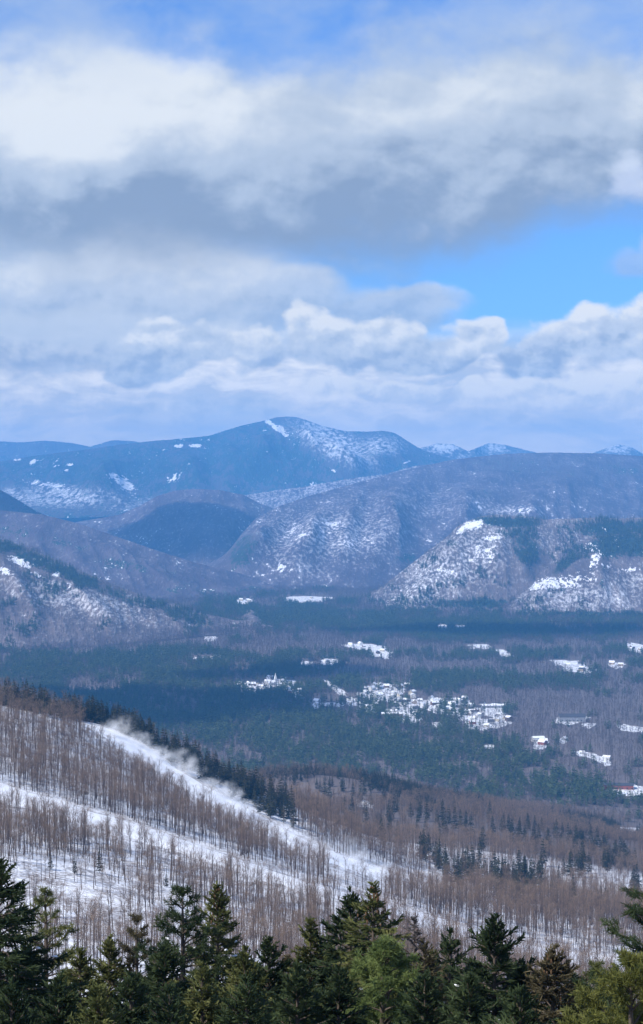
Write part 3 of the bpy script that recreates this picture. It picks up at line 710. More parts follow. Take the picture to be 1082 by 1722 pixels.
    rz = rng.uniform(0, 6.28, n); s = rng.uniform(.4, 1.0, n) * (1 + .18 * fbm(P[:, 0] / 30, P[:, 1] / 40, 66, 2)); s *= np.where(P[:, 1] > 1150, .95, 1); vi = rng.integers(0, len(BARE), n)
    vis = (px > 0) & (px < 1082) & (py < 1625)
    first = np.flatnonzero(vis)[:298]
    for i in first:
        put_tree('leafless_tree', 'leafless grey-brown hardwood tree standing in the snow on the lower side of the ski hill', 'tree', 'leafless trees low on the ski hill', P[i], rz[i], s[i], BARE_T[vi[i]], BARE_C[vi[i]])
    k = np.ones(n, bool); k[first] = False
    # evergreens mixed into the far part of the brown woods
    ev = (P[:, 1] > 1450) & (fbm(P[:, 0] / 70, P[:, 1] / 150, 88, 4) + .2 * sstep(1600, 2400, P[:, 1]) > rng.uniform(.08, .38, n))
    vi = np.where(ev, len(BARE_J) + rng.integers(0, 4, n), vi)
    stuff('mixed_woods', P[k], rz[k], s[k], vi[k], BARE_J + [join_geo('evergreen_joined', a, b, M_ctrunk, M_conifer) for a, b in SPR])
    for (p, kd, s) in C:
        i = rng.integers(0, 4)
        put_tree('evergreen_tree', LAB[kd][0], 'tree', LAB[kd][1], p, rng.uniform(0, 6.28), s, SPR_T[i], SPR_C[i])
    nR = len(REST)
    stuff('evergreen_woods', np.array([c[0] for c in REST]), rng.uniform(0, 6.28, nR), np.array([c[2] for c in REST]), rng.integers(0, 4, nR), [join_geo('evergreen_stand_tree', a, b, M_ctrunk, M_conifer) for a, b in SPR])

# ------------------------------------------------------------------ foreground evergreens
def needles(name, c1, c2):
    return mat_simple(name, c1, c2, 1.3, .15, .6, .25)
N_dark = needles('needles_dark_green', (0.018, 0.034, 0.016), (0.072, 0.099, 0.041))
N_olive = needles('needles_olive', (0.056, 0.073, 0.024), (0.194, 0.202, 0.070))
N_bright = needles('needles_bright_green', (0.069, 0.107, 0.033), (0.210, 0.259, 0.084))
N_yellow = needles('needles_yellow_green', (.065, .075, .016), (.185, .190, .052))
N_brown = needles('needles_brownish', (.060, .052, .028), (.165, .140, .078))
N_dead = needles('dead_twigs', (0.099, 0.088, 0.082), (0.208, 0.182, 0.169))
M_cone = mat_simple('cones', (.085, .05, .028), (.17, .105, .06), 3.)

def spruce_geo(seed, H, spread, dens=1., depth=5.2, droop=0., whorl=.2, up=50.):
    R = np.random.default_rng(seed); tr = Geo(); cr = Geo(); sn = Geo()
    tr.tube([(0, 0, -1.5), (0, 0, H * .5), (0, 0, H - 1.2), (0, 0, H - .05)], [.19, .13, .035, .008], 7)
    B0, B1, BW0, BW1, BN = [], [], [], [], []
    SP = []
    d = .10
    while d < min(H * .82, 8.5):
        fine = d < depth
        n = (R.integers(5, 8) if fine else 5) if d > .25 else 4
        az0 = R.uniform(0, 6.28)
        for i in range(n):
            zz = H - d + R.uniform(-.5, .5) * whorl
            az = az0 + i * 6.283 / n + R.normal(0, .22)
            L = (1.18 * spread * max(d, .1) ** .82 * R.uniform(.66, 1.18)) + .06
            e0 = RAD(np.interp(d, [0, .6, 2, 4, 8], [up + 18, up, up * .42, 4, -8]) + R.normal(0, 7))
            k = 6; t = np.linspace(0, 1, k)
            ee = e0 - (.28 + droop) * np.sin(t * 2.4) + .40 * t ** 2
            seg = L / (k - 1)
            rr = np.concatenate([[0], np.cumsum(np.cos(ee[:-1]) * seg)]); zc = np.concatenate([[0], np.cumsum(np.sin(ee[:-1]) * seg)])
            aw = az + np.cumsum(R.normal(0, .05, k))
            path = np.stack([np.cos(aw) * rr, np.sin(aw) * rr, zz + zc], -1)
            if L > .3: tr.tube(path, .012 + .018 * L * (1 - t), 3)
            m = int(max(5, L / (.036 if fine else .09) * dens))
            s = np.sort(R.uniform(.12 if L < .6 else .22, 1, m)); sd = np.where(np.arange(m) % 2, 1, -1)
            q = np.stack([np.interp(s, t, path[:, c]) for c in range(3)], -1)
            tl = (.10 + .36 * min(L, 1.6) * (1.05 - s) ** .8) * R.uniform(.7, 1.2, m) * (1 if fine else 1.4)
            ta = az + sd * np.where(s > .93, R.uniform(0, .4, m), R.uniform(.65, 1.15, m)); te = np.interp(s, t, ee) + R.uniform(-.55, .18, m) - droop * .5
            dv = np.stack([np.cos(ta) * np.cos(te), np.sin(ta) * np.cos(te), np.sin(te)], -1)
            q1 = q + dv * tl[:, None]
            upn = np.tile([0, 0, 1.], (m, 1)) + R.normal(0, .35, (m, 3))
            for nrm, wf in ((upn, 1.), (np.cross(dv, upn), .7)):
                B0.append(q); B1.append(q1); BW0.append(np.full(m, .060 * wf * (1 if fine else 1.7))); BW1.append(np.full(m, .034 * wf * (1 if fine else 1.7))); BN.append(nrm)
            if fine:
                for _ in range(3):                                 # side shoots
                    s2 = R.uniform(.2, .95, m); qq = q + (q1 - q) * s2[:, None]; dd = dv + R.normal(0, .55, (m, 3))
                    B0.append(qq); B1.append(qq + dd * (tl * R.uniform(.2, .45, m))[:, None]); BW0.append(np.full(m, .04)); BW1.append(np.full(m, .012)); BN.append(R.normal(size=(m, 3)))
            if fine and d > 1.9 and R.uniform() < .3: SP.append((path[4], az, L))
        d += whorl * R.uniform(.85, 1.2) * (1 + .12 * d)
    z = np.array([[0, 0, H - .25]]); m = 8
    B0.append(np.repeat(z, m, 0) + R.normal(0, .01, (m, 3)) + np.linspace(0, .2, m)[:, None] * [0, 0, 1]); B1.append(B0[-1] + np.stack([R.normal(0, .05, m), R.normal(0, .05, m), R.uniform(.1, .22, m)], -1))
    BW0.append(np.full(m, .04)); BW1.append(np.full(m, .012)); BN.append(R.normal(size=(m, 3)))
    cr.blades(np.concatenate(B0), np.concatenate(B1), np.concatenate(BW0), np.concatenate(BW1), np.concatenate(BN))
    return tr, cr, SP

def pine_geo(seed, H, spread, depth=5.4, whorl=.42, dens=1., flat=0.):
    """white pine: open whorls of long branches, foliage in soft tufts"""
    R = np.random.default_rng(seed); tr = Geo(); cr = Geo(); SP = []
    tr.tube([(0, 0, -1.5), (.05, 0, H * .5), (-.03, .03, H - 1.), (0, 0, H - .05)], [.2, .14, .045, .012], 7)
    A, D, Ls = [], [], []
    d = .12
    while d < min(H * .8, 8.):
        fine = d < depth; n = R.integers(4, 7) if d > .4 else 4; az0 = R.uniform(0, 6.28)
        for i in range(n):
            az = az0 + i * 6.283 / n + R.normal(0, .25); zz = H - d + R.normal(0, .06)
            L = 1.12 * spread * max(d, .15) ** .75 * R.uniform(.6, 1.25) + .1
            e0 = RAD(np.interp(d, [0, .8, 2.5, 5], [65, 46, 22, 6]) * (1 - .4 * flat) + R.normal(0, 8)); k = 6; t = np.linspace(0, 1, k)
            ee = e0 - .22 * np.sin(t * 3) + .3 * t ** 2; seg = L / (k - 1)
            rr = np.r_[0, np.cumsum(np.cos(ee[:-1]) * seg)]; zc = np.r_[0, np.cumsum(np.sin(ee[:-1]) * seg)]; aw = az + np.cumsum(R.normal(0, .08, k))
            path = np.stack([np.cos(aw) * rr, np.sin(aw) * rr, zz + zc], -1)
            tr.tube(path, .011 + .02 * L * (1 - t), 3)
            m = int((4 + 15 * L) * dens * (1 if fine else .5)); s = R.uniform(.28, 1, m) ** .8
            q = np.stack([np.interp(s, t, path[:, c]) for c in range(3)], -1)
            ta = az + R.normal(0, .95, m); te = R.uniform(-.15, .9, m); tl = R.uniform(.08, .34, m) * min(1.2, L + .3)
            dv = np.stack([np.cos(ta) * np.cos(te), np.sin(ta) * np.cos(te), np.sin(te)], -1)
            q1 = q + dv * tl[:, None]
            cr.blades(q, q1, .02, .015, R=R)
            A.append(q1); D.append(dv); Ls.append(np.full(m, 1. if fine else 1.6))
            if fine and d > 1.9 and R.uniform() < .3: SP.append((path[4], az, L))
        d += whorl * R.uniform(.8, 1.2)
    A.append(np.array([[0, 0, H]])); D.append(np.array([[0, 0, 1.]])); Ls.append([1.])
    A = np.concatenate(A); D = np.concatenate(D); Ls = np.concatenate(Ls); m = len(A)
    for _ in range(24):
        dd = D * .55 + R.normal(0, .55, (m, 3)) + [0, 0, .12]; dd /= np.linalg.norm(dd, axis=1)[:, None]
        st = A - D * R.uniform(0, .16, m)[:, None]
        cr.blades(st, st + dd * (R.uniform(.09, .17, m) * Ls)[:, None], .018 * Ls, .007 * Ls, R=R)
    return tr, cr, SP

def lump_geo(SP, R, n):
    """small pads of old snow lying on the branches"""
    g = Geo()
    R.shuffle(SP)
    for (p, az, L) in SP[:n]:
        k = 8; an = np.arange(k) * 2 * math.pi / k; a = R.uniform(.03, .10); b = a * R.uniform(.3, .7); h = R.uniform(.02, .04)
        rot = R.uniform(0, 6.28)
        ring = []
        for rr, zz in ((1, -.01), (.95, h * .5), (.55, h), (.05, h * 1.15)):
            w = 1 + .32 * R.normal(size=k)
            ring.append(np.stack([np.cos(an + rot) * a * rr * w, np.sin(an + rot) * b * rr * w, np.full(k, zz)], -1))
        V = np.concatenate(ring) + p + [0, 0, .07]
        i = np.arange(3)[:, None] * k; j = np.arange(k)[None]; j2 = (j + 1) % k
        g.add(V, np.stack([i + j, i + j2, i + k + j2, i + k + j], -1))
    return g

def cone_geo(R, H, spread, n=46):
    g = Geo()
    for _ in range(n):
        d = R.uniform(.1, 1.25); a = R.uniform(0, 6.28); r = spread * d ** .82 * R.uniform(.35, .95)
        p = np.array([np.cos(a) * r, np.sin(a) * r, H - d + .12 + R.uniform(0, .2) * r])
        l = R.uniform(.09, .14)
        g.tube([p, p - [0, 0, l * .3], p - [0, 0, l * .75], p - [0, 0, l]], [.012, .026, .024, .006], 5)
    return g

# tip px, tip py, distance, kind, needles, spread, label, options
FG = [(-2, 1448, 46, 'spruce', N_dark, .60, 'tall dark spruce cut by the left edge of the picture, long branches reaching right', dict(droop=.1, whorl=.24)),
      (76, 1500, 57, 'pine', N_olive, .46, 'thin olive pine with an open see-through top beside the tall spruce at the left edge', dict(dens=.6)),
      (42, 1588, 50, 'spruce', N_dark, .52, 'low dark spruce filling the gap between the left edge spruce and the thin olive pine', {}),
      (135, 1600, 52, 'spruce', N_olive, .46, 'low olive spruce just right of the thin open pine', dict(droop=.1)),
      (184, 1578, 60, 'spruce', N_olive, .44, 'small pointed olive spruce below the snowy woods, third small tip from the left edge', {}),
      (231, 1548, 60, 'pine', N_brown, .36, 'slim brownish pine with a yellow tinge left of the big open pine', dict(dens=.8)),
      (308, 1500, 54, 'pine', N_dark, .56, 'big dark pine with clumpy open top and long side branches, left of centre', dict(whorl=.40, dens=.8, flat=.5)),
      (366, 1490, 58, 'spruce', N_olive, .42, 'olive spruce with a cone-laden brown top beside the big open pine', dict(cones=1)),
      (278, 1590, 48, 'spruce', N_dark, .50, 'low dark spruce standing in front of the big open pine', {}),
      (340, 1628, 44, 'spruce', N_olive, .48, 'low snow-flecked spruce in front of the cone-topped olive spruce', dict(snow=26)),
      (412, 1600, 52, 'spruce', N_olive, .45, 'short olive spruce just right of the tall cone-topped spruce', {}),
      (453, 1580, 54, 'spruce', N_dark, .52, 'short dark spruce with a sharp tip between the two olive spruces', {}),
      (522, 1548, 56, 'spruce', N_olive, .42, 'slim olive spruce left of the tall dark pair at the centre', {}),
      (590, 1504, 55, 'spruce', N_dark, .56, 'tall blackish spruce with ragged layered branches left of the bright green pine', dict(whorl=.27)),
      (628, 1490, 53, 'spruce', N_olive, .50, 'tall green spruce with a brown cone-laden top at the centre', dict(cones=1, droop=.12, whorl=.27)),
      (645, 1592, 46, 'pine', N_bright, .62, 'bright green bushy pine catching the sun, centre of the row', dict(dens=1.5)),
      (697, 1545, 66, 'dead', N_dead, .40, 'grey leafless dead conifer with bare feathery branches right of the bright green pine', {}),
      (716, 1590, 58, 'spruce', N_brown, .45, 'grey-brown sparse spruce next to the dead conifer', dict(dens=.7)),
      (757, 1568, 60, 'spruce', N_dark, .50, 'dark spruce with a blunt ragged tip left of the neat pointed spruce', dict(whorl=.26)),
      (832, 1548, 50, 'spruce', N_dark, .60, 'neat pointed dark green spruce with even tiers of upturned branches, right of centre', dict(whorl=.30, dens=1.1)),
      (880, 1628, 50, 'spruce', N_dark, .50, 'low dark spruce between the neat pointed spruce and the rusty topped spruce', {}),
      (931, 1598, 49, 'spruce', N_brown, .54, 'dark spruce with a rusty brown cone-covered top in the right part of the row', dict(cones=1)),
      (1003, 1622, 62, 'pine', N_olive, .42, 'small grey-green pine standing before the snow patch at the right', dict(dens=.7)),
      (1112, 1478, 44, 'pine', N_dark, .72, 'pine at the right edge, its long dark boughs reaching into the picture', dict(dens=.9, whorl=.5, flat=.6)),
      (1062, 1618, 39, 'pine', N_yellow, .68, 'bushy yellow-green pine in the lower right corner', dict(dens=1.8)),
      (110, 1632, 61, 'spruce', N_olive, .50, 'dark second-row spruce between the thin olive pine and the small pointed spruce', {}),
      (268, 1606, 59, 'spruce', N_brown, .50, 'dark second-row spruce between the slim brownish pine and the big open pine', {}),
      (395, 1612, 65, 'spruce', N_dark, .50, 'dark second-row spruce behind the cone-topped olive spruce', {}),
      (432, 1622, 59, 'spruce', N_dark, .50, 'dark second-row spruce behind the short olive spruce', {}),
      (485, 1610, 58, 'spruce', N_brown, .50, 'dark second-row spruce behind the slim olive spruce', {}),
      (556, 1592, 66, 'spruce', N_olive, .50, 'dark second-row spruce at the back between the blackish spruce and the slim olive spruce', {}),
      (672, 1600, 70, 'spruce', N_dark, .50, 'dark second-row spruce behind the bright green pine', {}),
      (728, 1604, 61, 'spruce', N_olive, .50, 'dark second-row spruce behind the dead conifer', {}),
      (795, 1618, 62, 'spruce', N_dark, .50, 'dark second-row spruce between the blunt ragged spruce and the neat pointed spruce', {}),
      (862, 1634, 71, 'spruce', N_dark, .50, 'dark second-row spruce right of the neat pointed spruce', {}),
      (962, 1640, 62, 'spruce', N_dark, .50, 'dark second-row spruce behind the rusty topped spruce', {}),
      (1035, 1628, 72, 'spruce', N_dark, .50, 'dark second-row spruce left of the right edge pine', {}),
      (100, 1648, 42, 'spruce', N_dark, .52, 'dark front-row spruce under the thin open pine at the left', dict(snow=10)),
      (220, 1640, 43, 'spruce', N_dark, .52, 'dark front-row spruce below the slim brownish pine', dict(snow=14)),
      (20, 1660, 40, 'spruce', N_dark, .5, 'dark front-row spruce in the lower left corner', dict(snow=8)),
      (415, 1650, 41, 'spruce', N_dark, .52, 'dark front-row spruce below the short olive spruce', dict(snow=14)),
      (500, 1630, 43, 'spruce', N_dark, .52, 'dark front-row spruce with snow flecks below the slim olive spruce', dict(snow=18)),
      (570, 1632, 44, 'spruce', N_dark, .50, 'front-row spruce at the foot of the tall blackish spruce', dict(snow=8)),
      (715, 1642, 43, 'spruce', N_dark, .54, 'dark front-row spruce below the grey dead conifer', dict(snow=10)),
      (790, 1648, 42, 'spruce', N_dark, .52, 'dark front-row spruce below the blunt ragged spruce', dict(snow=8)),
      (875, 1665, 40, 'spruce', N_dark, .54, 'snow-flecked front-row spruce left of the rusty topped spruce', dict(snow=24)),
      (985, 1668, 41, 'spruce', N_olive, .54, 'olive front-row spruce left of the yellow-green corner pine', dict(snow=10)),
      (165, 1665, 40, 'spruce', N_olive, .5, 'olive front-row spruce at the foot of the small pointed olive spruce', dict(snow=8)),
      (285, 1668, 39, 'spruce', N_dark, .5, 'dark front-row spruce heavily flecked with old snow, left of centre', dict(snow=30))]
def dead_geo(seed, H):
    a, b, sp = spruce_geo(seed, H, .40, .34, 5., .05, .30, 40.)
    return a, b, []
if True:
    for i, (px, py, d, kd, mat, spread, lab, op) in enumerate(FG):
        tip = at(px, py, d); g0 = ground_z(np.array([tip[0]]), np.array([d * 1.]))[0]
        H = max(tip[2] - g0, 4.)
        op = dict(op); cones = op.pop('cones', 0); snow = op.pop('snow', 10) * 2; R = np.random.default_rng(900 + i)
        if kd == 'spruce': tr, cr, SP = spruce_geo(300 + i, H, spread, **op)
        elif kd == 'pine': tr, cr, SP = pine_geo(300 + i, H, spread, **op)
        else: tr, cr, SP = dead_geo(300 + i, H)
        name = {'spruce': 'spruce_tree', 'pine': 'pine_tree', 'dead': 'dead_conifer'}[kd]
        e = props(link(name, None, None, (tip[0], d, tip[2] - H), R.uniform(0, 6.28)), None, lab, 'tree', 'evergreens in the foreground row')
        link('trunk', tr.mesh('trunk', M_ctrunk), e); link('crown', cr.mesh('crown', mat), e)
        if SP and snow: props(link('snow', lump_geo(SP, R, snow).mesh('snow', M_snowlump, True), e), 'stuff')
        if cones: props(link('cones', cone_geo(R, H, spread).mesh('cones', M_cone, True), e), 'stuff')

# ------------------------------------------------------------------ houses
def paint(name, c):
    m, nt, b = new_mat(name); tc = nt.node('ShaderNodeTexCoord')
    n = nt.noise(tc.outputs['Object'], .8, 3.)
    nt.put(b.inputs['Base Color'], nt.mix(nt.ss(n, .3, .7), c, tuple(q * .82 for q in c))); b.inputs['Roughness'].default_value = .7
    return m
WALLS = {'white': paint('white_clapboard', (.72, .72, .70)), 'cream': paint('cream_clapboard', (.62, .55, .42)), 'grey': paint('grey_clapboard', (.30, .31, .33)), 'brown': paint('brown_shingle', (.16, .10, .07)), 'red': paint('red_boards', (.27, .085, .06)), 'tan': paint('tan_clapboard', (.42, .33, .24))}
M_roof = mat_snow('roof_snow', (.82, .84, .88)); M_dkroof = paint('dark_shingles', (.07, .07, .08)); M_glass = paint('window_glass', (.03, .035, .045)); M_brick = paint('chimney_brick', (.24, .10, .07))
def bxv(x0, y0, z0, x1, y1, z1):
    V = [(x0, y0, z0), (x1, y0, z0), (x1, y1, z0), (x0, y1, z0), (x0, y0, z1), (x1, y0, z1), (x1, y1, z1), (x0, y1, z1)]
    return V, [(0, 3, 2, 1), (4, 5, 6, 7), (0, 1, 5, 4), (1, 2, 6, 5), (2, 3, 7, 6), (3, 0, 4, 7)]
def wallmesh(l, w, h, rise, mat):
    a, b = l / 2, w / 2
    V = [(-a, -b, -2), (a, -b, -2), (a, b, -2), (-a, b, -2), (-a, -b, h), (a, -b, h), (a, b, h), (-a, b, h), (-a, 0, h + rise), (a, 0, h + rise)]
    return make_mesh('wall', V, [(0, 1, 5, 4), (2, 3, 7, 6), (1, 2, 6, 9, 5), (3, 0, 4, 8, 7), (4, 5, 9, 8), (6, 7, 8, 9)], mat)
def roofmesh(l, w, h, rise, mat, th=.4):
    a, b = l / 2 + .5, w / 2 + .5; e = h - rise / w * 1.
    V = []
    for o in (.03, th): V += [(-a, -b, e + o), (a, -b, e + o), (a, 0, h + rise + o), (-a, 0, h + rise + o), (-a, b, e + o), (a, b, e + o)]
    return make_mesh('roof', V, [(0, 3, 2, 1), (3, 4, 5, 2), (6, 7, 8, 9), (9, 8, 11, 10), (0, 1, 7, 6), (4, 10, 11, 5), (1, 2, 8, 7), (2, 5, 11, 8), (0, 6, 9, 3), (3, 9, 10, 4)], mat)
def boxmesh(name, b, mat): V, Q = bxv(*b); return make_mesh(name, V, Q, mat)
HK = []
for (l, w, h, r) in [(13, 9, 5.5, 3.8), (11, 8.5, 4, 3.4), (17, 10, 6, 4), (15, 11, 7.5, 3.2), (22, 12, 5, 3.5)]:
    wins = []
    for s_ in (-1, 1):
        for q in np.linspace(-.34, .34, 3):
            x0 = q * l; y0 = s_ * (w / 2 + .03); wins.append(bxv(x0 - .6, min(y0, y0 - s_ * .08), 1.2, x0 + .6, max(y0, y0 - s_ * .08), 2.9))
    HK.append(dict(wall={k: wallmesh(l, w, h, r, m) for k, m in WALLS.items()}, roof=roofmesh(l, w, h, r, M_roof), dark=roofmesh(l, w, h, r, M_dkroof),
                   win=[make_mesh('window', *q, M_glass) for q in wins], chim=boxmesh('chimney', (l * .2 - .5, .8, h + r * .3, l * .2 + .5, 1.8, h + r + 1.4), M_brick), size=(l, w, h, r)))
def house(p, rz, kind, col, label, group, name='house', dark=False, s=1., parts=True):
    K = HK[kind]; e = props(link(name, None, None, p, rz, s), None, label, 'house', group)
    link('wall', K['wall'][col], e); rf = link('roof', K['dark' if dark else 'roof'], e)
    if parts:
        link('chimney', K['chim'], rf)
        for wm in K['win']: link('window', wm, e)
    return e
if True:
    CL = [('by the village church', [(415, 1152, 16, 4), (432, 1160, 10, 4), (470, 1146, 22, 5), (496, 1164, 12, 3), (533, 1184, 5, 3), (592, 1180, 8, 3)], 22),
          ('in the upper middle of the village', [(650, 1158, 36, 5), (625, 1168, 20, 5), (700, 1180, 34, 5), (680, 1170, 20, 4)], 26),
          ('in the lower middle of the village', [(620, 1188, 14, 4), (680, 1197, 28, 3), (735, 1190, 28, 5), (752, 1180, 30, 4), (780, 1198, 24, 5)], 30),
          ('by the big snowy village lot', [(812, 1188, 22, 2), (816, 1220, 22, 3), (846, 1208, 12, 6), (800, 1206, 10, 5)], 16),
          ('beside the snowfields above the village', [(640, 1098, 14, 3), (600, 1086, 16, 2), (556, 1112, 10, 1.5)], 7),
          ('in the snowy clearings above the hotel', [(960, 1118, 22, 3), (975, 1127, 14, 2), (1037, 1119, 8, 2), (1068, 1092, 10, 2)], 9),
          ('in the small clearings below the hotel', [(911, 1251, 8, 2), (946, 1245, 4, 1), (985, 1268, 12, 1), (1012, 1278, 10, 2)], 8),
          ('by the long snowfield at the valley end', [(530, 1007, 22, 1.2), (412, 1011, 8, 1)], 5)]
    ORD = ['', 'second ', 'third ', 'fourth ', 'fifth ', 'sixth ', 'seventh ', 'eighth ', 'ninth ', 'tenth ', 'eleventh ', 'twelfth ', 'thirteenth ', 'fourteenth ', 'fifteenth ', 'sixteenth ', 'seventeenth ', 'eighteenth ', 'nineteenth ', 'twentieth ']
    cn = list(WALLS)
    for where, spots, n in CL:
        got = []
        qs = np.array(spots)[rng.integers(len(spots), size=n * 12)]; ab = rng.uniform(-1, 1, (n * 12, 2))
        for p in hit(qs[:, 0] + ab[:, 0] * qs[:, 2], qs[:, 1] + ab[:, 1] * qs[:, 3], 1500):
            if len(got) < n and all(np.hypot(*(p - g)[:2]) > 24 for g in got): got.append(p)
        got.sort(key=lambda g: g[0] / g[1]); cnt = {}
        for p in got:
            c = rng.choice(cn, p=[.42, .12, .18, .12, .04, .12]); cnt[c] = cnt.get(c, 0) + 1
            lab = ('leftmost ' if cnt[c] == 1 else ORD[cnt[c] - 1]) + c + ' house' + ('' if cnt[c] == 1 else ' from the left') + ' ' + where
            house(p, rng.normal(0, .5) + (math.pi / 2 if rng.uniform() < .35 else 0), rng.integers(0, 4), c, lab, 'houses ' + where, dark=rng.uniform() < .22, s=rng.uniform(.68, .98))
    # church: nave, roof, tower, spire
    p = hit(456, 1152, 1500)[0]
    e = props(link('church', None, None, p, .5), None, 'white church with a pointed steeple at the left end of the village', 'church')
    link('wall', HK[2]['wall']['white'], e); link('roof', HK[2]['roof'], e)
    tw = link('tower', boxmesh('tower', (8.6, -2.2, -2, 13, 2.2, 13), WALLS['white']), e)
    link('spire', make_mesh('spire', [(8.4, -2.4, 13), (13.2, -2.4, 13), (13.2, 2.4, 13), (8.4, 2.4, 13), (10.8, 0, 26)], [(0, 1, 4), (1, 2, 4), (2, 3, 4), (3, 0, 4), (3, 2, 1, 0)], WALLS['white']), e)
    for wm in HK[2]['win']: link('window', wm, e)
    def hall(px, py, l, w, h, col, roofm, label, rz=0., cat='building', name='long_building', rise=2.):
        p = hit(px, py, 1500)[0]; e = props(link(name, None, None, p, rz), None, label, cat)
        link('wall', wallmesh(l, w, h, rise, WALLS[col]), e); link('roof', roofmesh(l, w, h, rise, roofm), e)
        for k in range(int(l / 7)):
            x0 = -l / 2 + 4 + k * 7; link('window', boxmesh('window', (x0, -w / 2 - .05, 1.5, x0 + 2.4, -w / 2 + .03, 3.2), M_glass), e)
    hall(962, 1213, 48, 16, 9, 'grey', M_dkroof, 'long grey hotel with a dark roof behind a snowy yard right of the village', .05, 'hotel', 'hotel', 5.)
    hall(1040, 1326, 42, 22, 6, 'red', M_dkroof, 'low red building beside the snowy lot near the right edge', -.1)
    hall(905, 1247, 20, 14, 7, 'white', M_roof, 'white hall with a snowy roof in the small clearing below the hotel', .3)
    hall(830, 1190, 46, 18, 5, 'grey', M_roof, 'long low building with a white roof behind the large snowy lot of the village', .06)
    hall(660, 1204, 40, 16, 5, 'tan', M_roof, 'long tan shed with a white roof on the near edge of the village', -.04)

# ------------------------------------------------------------------ snow blown up from the upper trail by snowmaking
def mat_plume():
    m = bpy.data.materials.new('blown_snow'); m.use_nodes = True; nt = NT(m.node_tree); nt.n.remove(nt.n['Principled BSDF'])
    tc = nt.node('ShaderNodeTexCoord'); x, y, z = nt.sep(tc.outputs['Object'])
    r2 = x * x + y * y + z * z
    oi = nt.node('ShaderNodeObjectInfo'); nz = nt.noise(nt.vec(x * 1.6 + X(nt, oi.outputs['Random']) * 40., y, z - x * .4), 1.7, 5., .65)
    d = nt.ss(nt.m('ADD', 1. - r2, (nz - .5) * 3.4), .2, 1.4) * nt.ss(r2, 1., .55)
    v = nt.node('ShaderNodeVolumePrincipled'); v.inputs['Color'].default_value = (1, 1, 1, 1); nt.put(v.inputs['Density'], d * .085); v.inputs['Anisotropy'].default_value = 0.
    nt.l.new(v.outputs[0], nt.n['Material Output'].inputs['Volume'])
    return m
def ico(name, mat, sub=2):
    import bmesh
    bm = bmesh.new(); bmesh.ops.create_icosphere(bm, subdivisions=sub, radius=1.); me = bpy.data.meshes.new(name); bm.to_mesh(me); bm.free(); me.materials.append(mat); return me
if True:
    pm = ico('snow_plume', mat_plume())
    for (px, py, rx, rz_) in [(185, 1222, 22, 18), (205, 1220, 24, 24), (232, 1240, 24, 18), (262, 1262, 26, 18), (300, 1278, 28, 26), (318, 1290, 24, 20), (350, 1318, 26, 18), (384, 1330, 22, 22), (405, 1350, 24, 16), (468, 1392, 24, 20), (500, 1408, 24, 20), (585, 1422, 26, 24), (605, 1440, 24, 18), (640, 1458, 26, 16), (540, 1424, 22, 16)]:
        p = hit(px, py + 14, 600, 2500)[0]; sc_ = p[1] / F
        props(link('snow_plume', pm, None, (p[0], p[1], p[2] + rz_ * sc_ * .45), 0, (rx * sc_ * 1.5, 10., rz_ * sc_ * 1.15)), 'stuff')

# ------------------------------------------------------------------ light
SUN_AZ, SUN_EL = RAD(-126.), RAD(44.)          # behind and to the left of the camera
sun_dir = np.array([math.sin(SUN_AZ) * math.cos(SUN_EL), math.cos(SUN_AZ) * math.cos(SUN_EL), math.sin(SUN_EL)])
ld = bpy.data.lights.new('sun', 'SUN'); ld.energy = 5.; ld.angle = RAD(.5); ld.color = (1., .95, .88)
so = bpy.data.objects.new('sun', ld); COL.objects.link(so)
from mathutils import Vector
so.rotation_euler = Vector(sun_dir).to_track_quat('Z', 'Y').to_euler(); so.location = (-300, -200, 900)

w = bpy.data.worlds.new('World'); sc.world = w; w.use_nodes = True
nt = NT(w.node_tree); bg = nt.n['Background']
sky = nt.node('ShaderNodeTexSky', sky_type='NISHITA'); sky.sun_disc = False; sky.sun_elevation = SUN_EL; sky.sun_rotation = SUN_AZ % (2 * math.pi); sky.altitude = 500.; sky.air_density = 1.; sky.dust_density = .4; sky.ozone_density = 2.
gen = nt.node('ShaderNodeTexCoord').outputs['Generated']
dx, dy, dz = nt.sep(gen)
az = nt.m('ARCTAN2', dx, dy); el = nt.m('ARCSINE', dz)
s = az * (F / 1000); t = el * (F / 1000)        # right of and above the horizon ahead, 1 unit = 17.8 degrees
SKYK = 10.                                      # sky strength .1: colours below are divided by it
base = nt.mix(1., X(nt, sky.outputs[0]), (.50, .86, 1.45), 'MULTIPLY')
def c10(c): return (c[0] * 1.07 * SKYK, c[1] * 1.03 * SKYK, c[2] * .91 * SKYK)
# domain warp shared by all clouds
p0 = nt.vec(s, t * 1.5, 0.)
wn = nt.node('ShaderNodeTexNoise', noise_dimensions='3D'); nt.put(wn.inputs['Vector'], p0); wn.inputs['Scale'].default_value = 5.; wn.inputs['Detail'].default_value = 4.
wx, wy, wz = nt.sep(wn.outputs['Color'])
ws = s + (wx - .5) * .12; wt = t + (wy - .5) * .08
def big_noise(ox, oy, sc_, det, ysq=1.5, seed=0.):
    return nt.noise(nt.vec(s + ox, (t + oy) * ysq, seed), sc_, det, .55, .15)
LX, LY = -.012, .016                            # towards the light, seen on the sky
n_b = big_noise(0, 0, 7., 7., 1.4, 3.3); n_bl = big_noise(LX, LY, 7., 7., 1.4, 3.3)
n_f = big_noise(0, 0, 16., 6., 1.3, 9.1); n_fl = big_noise(LX * .7, LY * .7, 16., 6., 1.3, 9.1)
n_h = nt.noise(nt.vec(ws, wt * 1.3, 12.), 38., 4., .6)
relief = (n_b - n_bl) * 2.4 + (n_f - n_fl) * 2.0 + (n_h - .5) * .12
